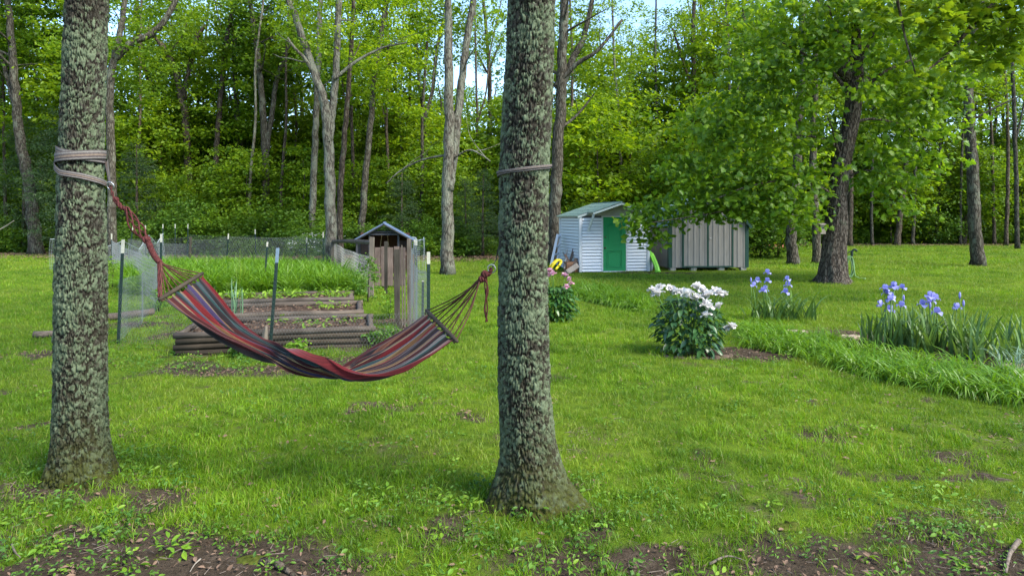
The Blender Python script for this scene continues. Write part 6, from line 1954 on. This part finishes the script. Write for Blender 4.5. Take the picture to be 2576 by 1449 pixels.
def petal_ball(seed, r, n, mat, flat=1.35):
    rng = np.random.default_rng(seed); mb = MB()
    for i in range(n):
        ring = i / n
        az = i * 2.4 + rng.uniform(-.2, .2); open_ = 0.12 + 1.25 * ring ** 1.3 + rng.uniform(-.12, .12)
        L = r * (0.75 + 0.5 * ring) * rng.uniform(0.85, 1.15); wd = L * rng.uniform(0.75, 1.0)
        ca, sa = math.cos(az), math.sin(az); vs = []
        K = 4; J = 4
        for k in range(K + 1):
            t = k / K; th = open_ * (0.35 + 0.75 * t) - 0.35 * t * t * (1 - ring)
            rad = L * math.sin(th) * t; z = L * math.cos(th) * t * flat
            w_ = wd * math.sin(math.pi * (0.12 + 0.72 * t)) * 0.5
            for j in range(J + 1):
                s = j / J * 2 - 1
                cup = -0.25 * w_ * s * s
                ruf = 0.10 * wd * t * math.sin(j * 2.3 + i * 1.7) * (k == K)
                x = rad + cup * math.sin(th) * -1 * 0.4 + ruf * 0.5; y = w_ * s; zz = z + 0.3 * w_ * s * s + ruf
                vs.append((x * ca - y * sa, x * sa + y * ca, zz))
        fs = [(k * (J + 1) + j, (k + 1) * (J + 1) + j, (k + 1) * (J + 1) + j + 1, k * (J + 1) + j + 1) for k in range(K) for j in range(J)]
        mb.add(vs, fs)
    me = bpy.data.meshes.new('blossom'); me.from_pydata(mb.v, [], mb.f); me.materials.append(mat)
    me.polygons.foreach_set('use_smooth', [True] * len(me.polygons)); me.update()
    return me

def peony(label, base, rx, h, blooms, leafm, petal, nleaf, seed, br, leafL):
    rr = random.Random(seed)
    root = thing('peony_bush', label, 'bush', tuple(base))
    L0 = root.location
    for k in range(16):
        a = rr.uniform(0, 6.283); r = rx * rr.uniform(0.2, 0.85)
        MB().tube(catmull([(0.15 * rx * math.cos(a), 0.15 * rx * math.sin(a), -0.03), (r * 0.55 * math.cos(a), r * 0.55 * math.sin(a), h * 0.45), (r * math.cos(a), r * math.sin(a), h * 0.82)], 3), 0.007, 5, cap=False).build('stem', M['stem'], root, True)
    src = [leaf_obj_mesh(seed * 5 + k, leafL, leafL * 0.42, leafm) for k in range(5)]
    V_all = []
    def place():
        # a dome with skirts hanging to the ground
        t = rr.random() ** 0.8; a = rr.uniform(0, 6.283)
        z = h * (0.06 + 0.82 * t); rad = rx * math.sqrt(max(0.05, 1 - (max(0, t - 0.35) / 0.78) ** 2)) * (0.82 + 0.18 * min(1, t * 3)) * rr.uniform(0.62, 1.0)
        return a, rad, z
    for i in range(nleaf):
        a, rad, z = place()
        o = mesh_obj('leaf', src[i % 5], root)
        o.location = (rad * math.cos(a) * 0.85, rad * math.sin(a) * 0.85, z)
        s = rr.uniform(0.75, 1.25); o.scale = (s, s, s)
        o.rotation_euler = (rr.gauss(0, 0.35), rr.gauss(0.55 - 0.5 * z / h, 0.3), a + rr.gauss(0, 0.6))
    # the many smaller inner leaves
    rng = np.random.default_rng(seed); C = []; AZ = []
    for i in range(700):
        a, rad, z = place(); rad *= rr.uniform(0.5, 1.0)
        C.append((rad * math.cos(a) * 0.88, rad * math.sin(a) * 0.88, z * 0.97)); AZ.append(a + rr.gauss(0, 0.7))
    V, FF = leaf_arrays(np.array(C), leafL * 0.95 * rng.uniform(0.6, 1.1, len(C)), T_OVAL, rng, 0.35, 0.35, az=np.array(AZ))
    o = mesh_obj('foliage', oval_mesh('foliage', V, FF, leafm), root); o['kind'] = 'stuff'
    pm = [petal_ball(seed + 60 + k, br, 30, petal) for k in range(3)]
    for i, b in enumerate(blooms):
        p = b - L0
        o = mesh_obj('blossom', pm[i % 3], root); s = rr.uniform(0.8, 1.15); o.scale = (s, s, s)
        o.location = p - Vector((0, 0, br * 0.4)); o.rotation_euler = (rr.gauss(0.25, 0.3), rr.gauss(0, 0.3), rr.uniform(0, 6.28))
        MB().tube([p - Vector((0, 0, br * 0.35)), p * 0.9 - Vector((0, 0, br * 0.4 + 0.04 * h)), Vector((p.x * 0.5, p.y * 0.5, h * 0.5))], [0.005, 0.006, 0.007], 5).build('flower_stem', M['stem'], root, True)
    return root

def z5(x, y): return (1550 + x / 2.635) * 0.8587, (550 + y / 2.635) * 0.8587
Yp = 9.35
wb = [P(*z5(x, y), Yp + d) for x, y, d in [(955, 805, -.2), (1020, 768, .1), (1000, 822, -.3), (1090, 792, .2), (1145, 802, -.1), (1230, 825, -.3), (1300, 775, .2), (1335, 790, 0), (1292, 855, -.35), (1380, 838, -.1), (1375, 885, -.4), (1470, 812, .1),
      (1495, 830, .2), (1374, 925, -.46), (1370, 985, -.5), (1470, 915, -.35), (1565, 1075, -.3), (1540, 1088, -.25), (1450, 800, .3), (1185, 812, .35)]]
base_w = Vector(((1733 - 1288) * Yp / F, Yp, 0))
peony('white peony bush in bloom on the middle of the lawn', base_w, 0.56, 0.90, wb, M['peony_leaf'], M['white_petal'], 280, 7, 0.074, 0.125)
Yk = 12.3
kb = [P(*z5(x, y), Yk + d) for x, y, d in [(145, 672, 0), (170, 642, .1), (185, 668, -.1), (275, 682, 0), (318, 708, -.1), (290, 772, -.35), (142, 640, .2), (100, 650, .1), (325, 740, 0)]]
base_k = Vector(((1400 - 1288) * Yk / F, Yk, 0))
peony('pink peony bush half hidden behind the middle lichen-covered trunk', base_k, 0.42, 0.72, kb, M['pink_peony_leaf'], M['pink_petal'], 220, 17, 0.06, 0.12)

# edging stones and bark round the white peony
o = thing('bark_edging', 'low dark edging of bark and stone round the foot of the white peony', 'edging', (base_w.x, base_w.y, 0))
rr = random.Random(31)
for k in range(9):
    a = -2.9 + 0.31 * k; sz = rr.uniform(0.14, 0.24)
    mb = MB(); pts = [(-sz / 2, 0, 0.0), (-sz / 4, 0.01, 0.006), (sz / 5, -0.01, 0.01), (sz / 2, 0, 0.0)]
    mb.tube(pts, [0.015, rr.uniform(.03, .045), rr.uniform(.025, .04), 0.012], 7)
    q = mb.build('piece', M['stone'], o, False); q.location = (0.56 * math.cos(a), 0.36 * math.sin(a) - 0.02, 0.0); q.rotation_euler = (0, 0, a + 1.57 + rr.uniform(-.25, .25))

# ------------------------------------------------------------------ irises
def iris_flower(seed, r):
    rng = random.Random(seed); mb = MB()
    def petal(az, L, wd, up, droop):
        ca, sa = math.cos(az), math.sin(az); vs = []; K = 5; J = 3
        th = up; x = 0.0; z = 0.0
        for k in range(K + 1):
            t = k / K; w_ = wd * math.sin(math.pi * (0.1 + 0.75 * t)) * 0.5
            for j in range(J + 1):
                s = j / J * 2 - 1
                y = w_ * s; zz = z + 0.2 * w_ * s * s + 0.12 * wd * t * math.sin(j * 2.5 + seed + az * 3) * (k > K - 2)
                vs.append((x * ca - y * sa, x * sa + y * ca, zz))
            x += math.cos(th) * L / K; z += math.sin(th) * L / K; th += droop / K
        mb.add(vs, [(k * (J + 1) + j, (k + 1) * (J + 1) + j, (k + 1) * (J + 1) + j + 1, k * (J + 1) + j + 1) for k in range(K) for j in range(J)])
    for q in range(3):
        petal(q * 2.094 + rng.uniform(-.2, .2), r * 1.25, r * 1.1, 0.75, -2.4)
        petal(q * 2.094 + 1.05 + rng.uniform(-.2, .2), r * 1.2, r * 1.1, 0.9, 1.1)
    me = bpy.data.meshes.new('blossom'); me.from_pydata(mb.v, [], mb.f); me.materials.append(M['iris_petal'])
    me.polygons.foreach_set('use_smooth', [True] * len(me.polygons)); me.update()
    return me
IF = [iris_flower(k, 0.070) for k in range(4)]
def z6(x, y): return 1889 + 0.2667 * x, 644 + 0.2667 * y
def iris_clump(label, cx, cy, spread, n, h, flowers, buds, seed):
    root = blades_plant('iris_clump', label, 'iris', (cx, cy, 0), n, h * 1.32, 0.038, M['iris_leaf'], spread, 0.3, 0.5, seed, segs=5)
    rr = random.Random(seed)
    for i, (x, y) in enumerate(flowers):
        Y = cy + rr.uniform(-0.25, 0.25) * spread[1] / 0.4
        p = P(*z6(x, y), Y) - root.location
        o = mesh_obj('blossom', IF[i % 4], root); o.location = p; s = rr.uniform(0.85, 1.15); o.scale = (s, s, s); o.rotation_euler = (rr.gauss(0, .15), rr.gauss(0, .15), rr.uniform(0, 6.28))
        MB().tube([p, (p.x + rr.uniform(-.04, .04), p.y, p.z * 0.5), (p.x + rr.uniform(-.08, .08), p.y, 0)], [0.006, 0.008, 0.009], 5).build('flower_stem', M['stem'], root, True)
    for (x, y) in buds:
        p = P(*z6(x, y), cy) - root.location
        MB().tube([p + Vector((0, 0, -.045)), p + Vector((0, 0, -0.01)), p + Vector((0, 0, 0.03)), p + Vector((0, 0, .055))], [0.006, 0.016, 0.014, 0.003], 7).build('bud', M['iris_petal'], root, True)
        MB().tube([p, (p.x + 0.03, p.y, 0)], 0.006, 5).build('flower_stem', M['stem'], root, True)
    return root
iris_clump('clump of lavender irises on the lawn in front of the maple', (1965 - 1288) * 12.4 / F, 12.4, (0.62, 0.3), 130, 0.5,
           [(155, 165), (60, 240), (20, 285), (160, 245), (130, 322), (345, 230), (348, 285), (325, 352), (110, 335)], [(0, 230)], 81)
iris_clump('clump of lavender irises flowering in two heads at the left of the mulch bed', (2262 - 1288) * 9.9 / F, 9.9, (0.55, 0.35), 120, 0.48,
           [(1260, 320), (1285, 360), (1325, 390), (1315, 420), (1350, 295), (1430, 310), (1225, 465), (1310, 520), (1415, 475), (1340, 300)], [(1440, 400)], 82)
iris_clump('iris clump with a single open head and a tall dark bud', (2375 - 1288) * 9.55 / F, 9.55, (0.5, 0.35), 120, 0.46,
           [(1620, 470), (1710, 400), (1690, 440), (1740, 410), (1680, 385), (1755, 540), (1940, 495)], [(1970, 375), (1690, 470), (2005, 450)], 83)
iris_clump('iris clump without flowers at the right edge of the mulch bed', (2500 - 1288) * 9.1 / F, 9.1, (0.55, 0.35), 120, 0.5, [], [], 84)
M['silver_leaf'] = leaf_mat('silver_leaf', (0.11, 0.2, 0.13), (0.2, 0.3, 0.2), 0.25, rough=0.4)
blades_plant('silver_grass', 'silvery blue-green grass clump at the far right edge', 'plant', ((2590 - 1288) * 8.5 / F, 8.5, 0), 150, 0.42, 0.014, M['silver_leaf'], (0.35, 0.25), 0.6, 0.9, 86, segs=5)

# flat stones in the mulch bed
for k, (px, py, sx, sy, lab) in enumerate([(1935, 843, .55, .28, 'flat tan stone at the left end of the mulch bed'), (2000, 838, .4, .2, 'flat tan stone just behind the first stone of the mulch bed'), (2060, 868, .35, .2, 'brown flat stone half sunk in the mulch'), (2140, 851, .42, .22, 'pale flat stone in the bare mulch left of the iris heads'), (2560, 925, .4, .2, 'brown flat stone at the right end of the mulch bed')]):
    g = GP(px, py); rr = random.Random(k); mb = MB(); n = 12; vs = []
    for (zz, sc) in ((-0.03, 1.0), (0.03, 1.0), (0.045, 0.86)):
        for q in range(n):
            th = 2 * math.pi * q / n; r = sc * (0.85 + 0.25 * math.sin(q * 2.7 + k * 3))
            vs.append((sx / 2 * r * math.cos(th), sy / 2 * r * math.sin(th), zz + 0.004 * math.sin(q * 3 + k)))
    fs = [tuple(range(2 * n, 3 * n))]
    for r_ in range(2):
        for q in range(n): fs.append((r_ * n + q, r_ * n + (q + 1) % n, (r_ + 1) * n + (q + 1) % n, (r_ + 1) * n + q))
    o = mb.add(vs, fs).build('flat_stone', M['flag_stone'], None); o.location = g; tag(o, lab, 'stone')

# ------------------------------------------------------------------ strips of tall day-lily leaves, and the tall grass in the garden
LILY = [tuft(600 + i, 16, 0.07, 0.25, 0.55, 0.016, M['lily'], 0.45, 1.1, 5) for i in range(5)]
TALL = [tuft(610 + i, 26, 0.13, 0.5, 0.85, 0.022, M['lily'], 0.28, 0.7, 4) for i in range(4)]
def strip(name, label, protos, pts, s0=0.8, s1=1.2):
    n = len(pts); rng = np.random.default_rng(n)
    pts = np.asarray(pts); k = keep_off(pts[:, 0], pts[:, 1]); pts = pts[k]; n = len(pts)
    scatter(name, protos, np.stack([pts[:, 0], pts[:, 1], ground_h(pts[:, 0], pts[:, 1])], 1), np.stack([rng.normal(0, .12, n), rng.normal(0, .12, n), rng.uniform(0, 6.28, n)], 1), rng.uniform(s0, s1, n), rng.integers(0, len(protos), n), label)
rng = np.random.default_rng(91)
lo = [GP(1880, 872), GP(2075, 913), GP(2236, 960), GP(2422, 998), GP(2600, 1022)]
hi = [GP(1872, 834), GP(2050, 857), GP(2236, 897), GP(2422, 932), GP(2600, 960)]
pts = []
for i in range(1150):
    t = rng.uniform(0, 4); k = min(3, int(t)); f = t - k; a = lo[k].lerp(lo[k + 1], f); b = hi[k].lerp(hi[k + 1], f); q = a.lerp(b, rng.uniform(0, 1) ** 1.1)
    if rng.uniform() < 0.35 + fbm(np.array([q.x * 2.5]), np.array([q.y * 2.5]), 44, 2)[0]: pts.append((q.x + rng.normal(0, .05), q.y + rng.normal(0, .06)))
strip('day_lily_leaves', 'strip of tall bright day-lily leaves along the mulch bed', LILY, pts, 0.55, 0.95)
lo = [GP(1450, 752), GP(1530, 768), GP(1612, 787)]; hi = [GP(1440, 727), GP(1530, 735), GP(1636, 770)]
pts = []
for i in range(380):
    t = rng.uniform(0, 2); k = min(1, int(t)); f = t - k; q = lo[k].lerp(lo[k + 1], f).lerp(hi[k].lerp(hi[k + 1], f), rng.uniform()); pts.append((q.x, q.y))
strip('day_lily_leaves', 'short strip of tall bright leaves right of the pink peony', LILY, pts, 0.75, 1.1)
pts = []
for i in range(1500):
    y = rng.uniform(16.4, 22.5); x0 = (318 - 1288) * y / F; x1 = (925 - 1288) * 16.5 / F - (y - 16.4) * 0.45; x = rng.uniform(x0, x1)
    pts.append((x, y))
strip('tall_grass', 'patch of tall lush grass inside the garden fence', TALL, pts, 0.75, 1.15)

# shrubs inside the garden
def shrub(label, px, py, h, rx, mat, seed, n=900, leaf=0.06, tmpl=T_RHOMB):
    g = GP(px, py)
    root = thing('shrub', label, 'shrub', tuple(g))
    me = crown_mesh('foliage', seed, rx, 0.02, h, 40, n / 40, leaf, mat, rx * 0.35, tmpl)
    mesh_obj('foliage', me, root)
    MB().tube([(0, 0, -.03), (0.02, 0, h * .5), (0, 0.01, h * .85)], [0.015, 0.01, 0.004], 5).build('stem', M['bark_dark'], root, True)
shrub('slim leafy shrub beside the right rail post of the garden', 925, 762, 1.05, 0.28, M['weed'], 701, 800, 0.06)
shrub('small yellow-green shrub at the foot of the gate post', 980, 800, 0.55, 0.22, M['seedling'], 702, 500, 0.05)
shrub('dark shrub at the foot of the post left of the beds', 398, 786, 0.5, 0.18, M['weed'], 703, 500, 0.05)
shrub('low leafy plant right of the nearest raised bed', 965, 872, 0.35, 0.25, M['weed'], 704, 500, 0.06)
shrub('bright wispy shrub just right of the left lichen-covered trunk', 283, 725, 0.9, 0.16, M['seedling'], 705, 500, 0.05)
shrub('low bright weed in front of the nearest raised bed', 745, 900, 0.25, 0.16, M['seedling'], 706, 250, 0.06)
shrub('broad leaved weed at the foot of the nearest raised bed', 612, 898, 0.25, 0.14, M['weed'], 707, 120, 0.10, T_OVAL)
blades_plant('stalk_plant', 'pale dry grass stalks rising behind the hammock bar', 'plant', tuple(GP(605, 742)), 18, 1.0, 0.012, M['grass_pale'], (0.12, 0.08), 0.08, 0.2, 87)

# a white flowering bush beyond the far fence
g = Vector(((790 - 1288) * 29 / F, 29, 0))
root = thing('blossoming_bush', 'white blossoming bush beyond the far right of the garden fence', 'bush', tuple(g))
mesh_obj('foliage', BUSHES[0], root).scale = (0.9, 0.9, 0.6)
o = mesh_obj('blossoms', crown_mesh('blossoms', 720, 1.2, 0.3, 1.3, 40, 12, 0.07, M['white_petal'], 0.2), root)

# logs and odds on the ground
def log_thing(name, label, cat, a, b, r, mat, seed=0):
    mb = MB(); a, b = Vector(a), Vector(b); log_pts(a, b, r, mb, seed)
    o = mb.build(name, M[mat], None, True); c = (a + b) / 2; c.z = 0
    for v in o.data.vertices: v.co -= c
    o.location = c
    return tag(o, label, cat)
a = GP(85, 852); log_thing('timber_log', 'short weathered timber lying on the lawn left of the left trunk', 'log', a + Vector((0, 0, .06)), a + Vector((0.95, 0.3, .06)), 0.055, 'timber', 1)
a = GP(262, 815); log_thing('timber_log', 'weathered timber lying by the near left fence post', 'log', a + Vector((-.2, 0.3, .06)), a + Vector((0.4, 0.9, .09)), 0.07, 'timber', 2)
def stick(label, pts, r, mat):
    mb = MB(); mb.tube(catmull(pts, 5), list(np.linspace(r, r * 0.4, 5 * (len(pts) - 1) + 1)), 6)
    o = mb.build('stick', M[mat], None, True); c = Vector(pts[0])
    for v in o.data.vertices: v.co -= c
    o.location = c
    return tag(o, label, 'stick')
def gpt(px, py, z=0.02):
    p = GP(px, py); p.z = float(ground_h(np.array([p.x]), np.array([p.y]))[0]) + z; return p
stick('grey broken stick lying at the bottom right corner', [gpt(2562, 1370), gpt(2540, 1405, .03), gpt(2530, 1446)], 0.016, 'twig')
stick('pale thin stick at the bottom edge, left of the middle', [gpt(505, 1410), gpt(490, 1425, .02), gpt(478, 1446)], 0.005, 'pale_twig')
stick('dark root lying on the bare soil at the bottom edge', [gpt(660, 1410, .0), gpt(700, 1424, .02), gpt(745, 1446, .0)], 0.03, 'bark_dark')
stick('dark twig lying on the bare soil at the lower left', [gpt(30, 1375), gpt(38, 1400, .03), gpt(52, 1412)], 0.008, 'twig')
stick('brown twig on the bare soil right of the middle tree', [gpt(1785, 1425), gpt(1830, 1410, .03), gpt(1880, 1418)], 0.008, 'twig')
stick('thin pale broken branch poking in at the far left edge', [P(-40, 600, 33), P(10, 572, 33), P(36, 555, 33)], 0.04, 'pale_twig')
def rock(label, px, py, sx, sy, sz, mat, seed):
    g = gpt(px, py, -0.02); mb = MB(); vs = []; fs = []; n = 26; m = 10; rr = random.Random(seed)
    for j in range(m + 1):
        ph = math.pi / 2 * j / m
        for q in range(n):
            th = 2 * math.pi * q / n; k = 0.55 + 0.75 * float(fbm(np.array([math.cos(th) * 1.8 + seed]), np.array([math.sin(th) * 1.8 + j * 0.5]), 3, 3)[0])
            vs.append((sx * math.cos(th) * math.cos(ph) * k, sy * math.sin(th) * math.cos(ph) * k, sz * math.sin(ph) * k))
    for j in range(m):
        for q in range(n): fs.append((j * n + q, j * n + (q + 1) % n, (j + 1) * n + (q + 1) % n, (j + 1) * n + q))
    o = mb.add(vs, fs).build('rock', M[mat], None, True); o.location = g
    return tag(o, label, 'rock')
rock('mossy yellow-green rock in the grass at the lower right', 1985, 1325, 0.10, 0.07, 0.05, 'moss', 3)
rock('low moss cushion on the bare soil at the bottom edge', 635, 1405, 0.14, 0.08, 0.035, 'moss', 5)
rock('small moss cushion beside the bare soil at the lower left', 400, 1400, 0.12, 0.07, 0.02, 'moss', 8)
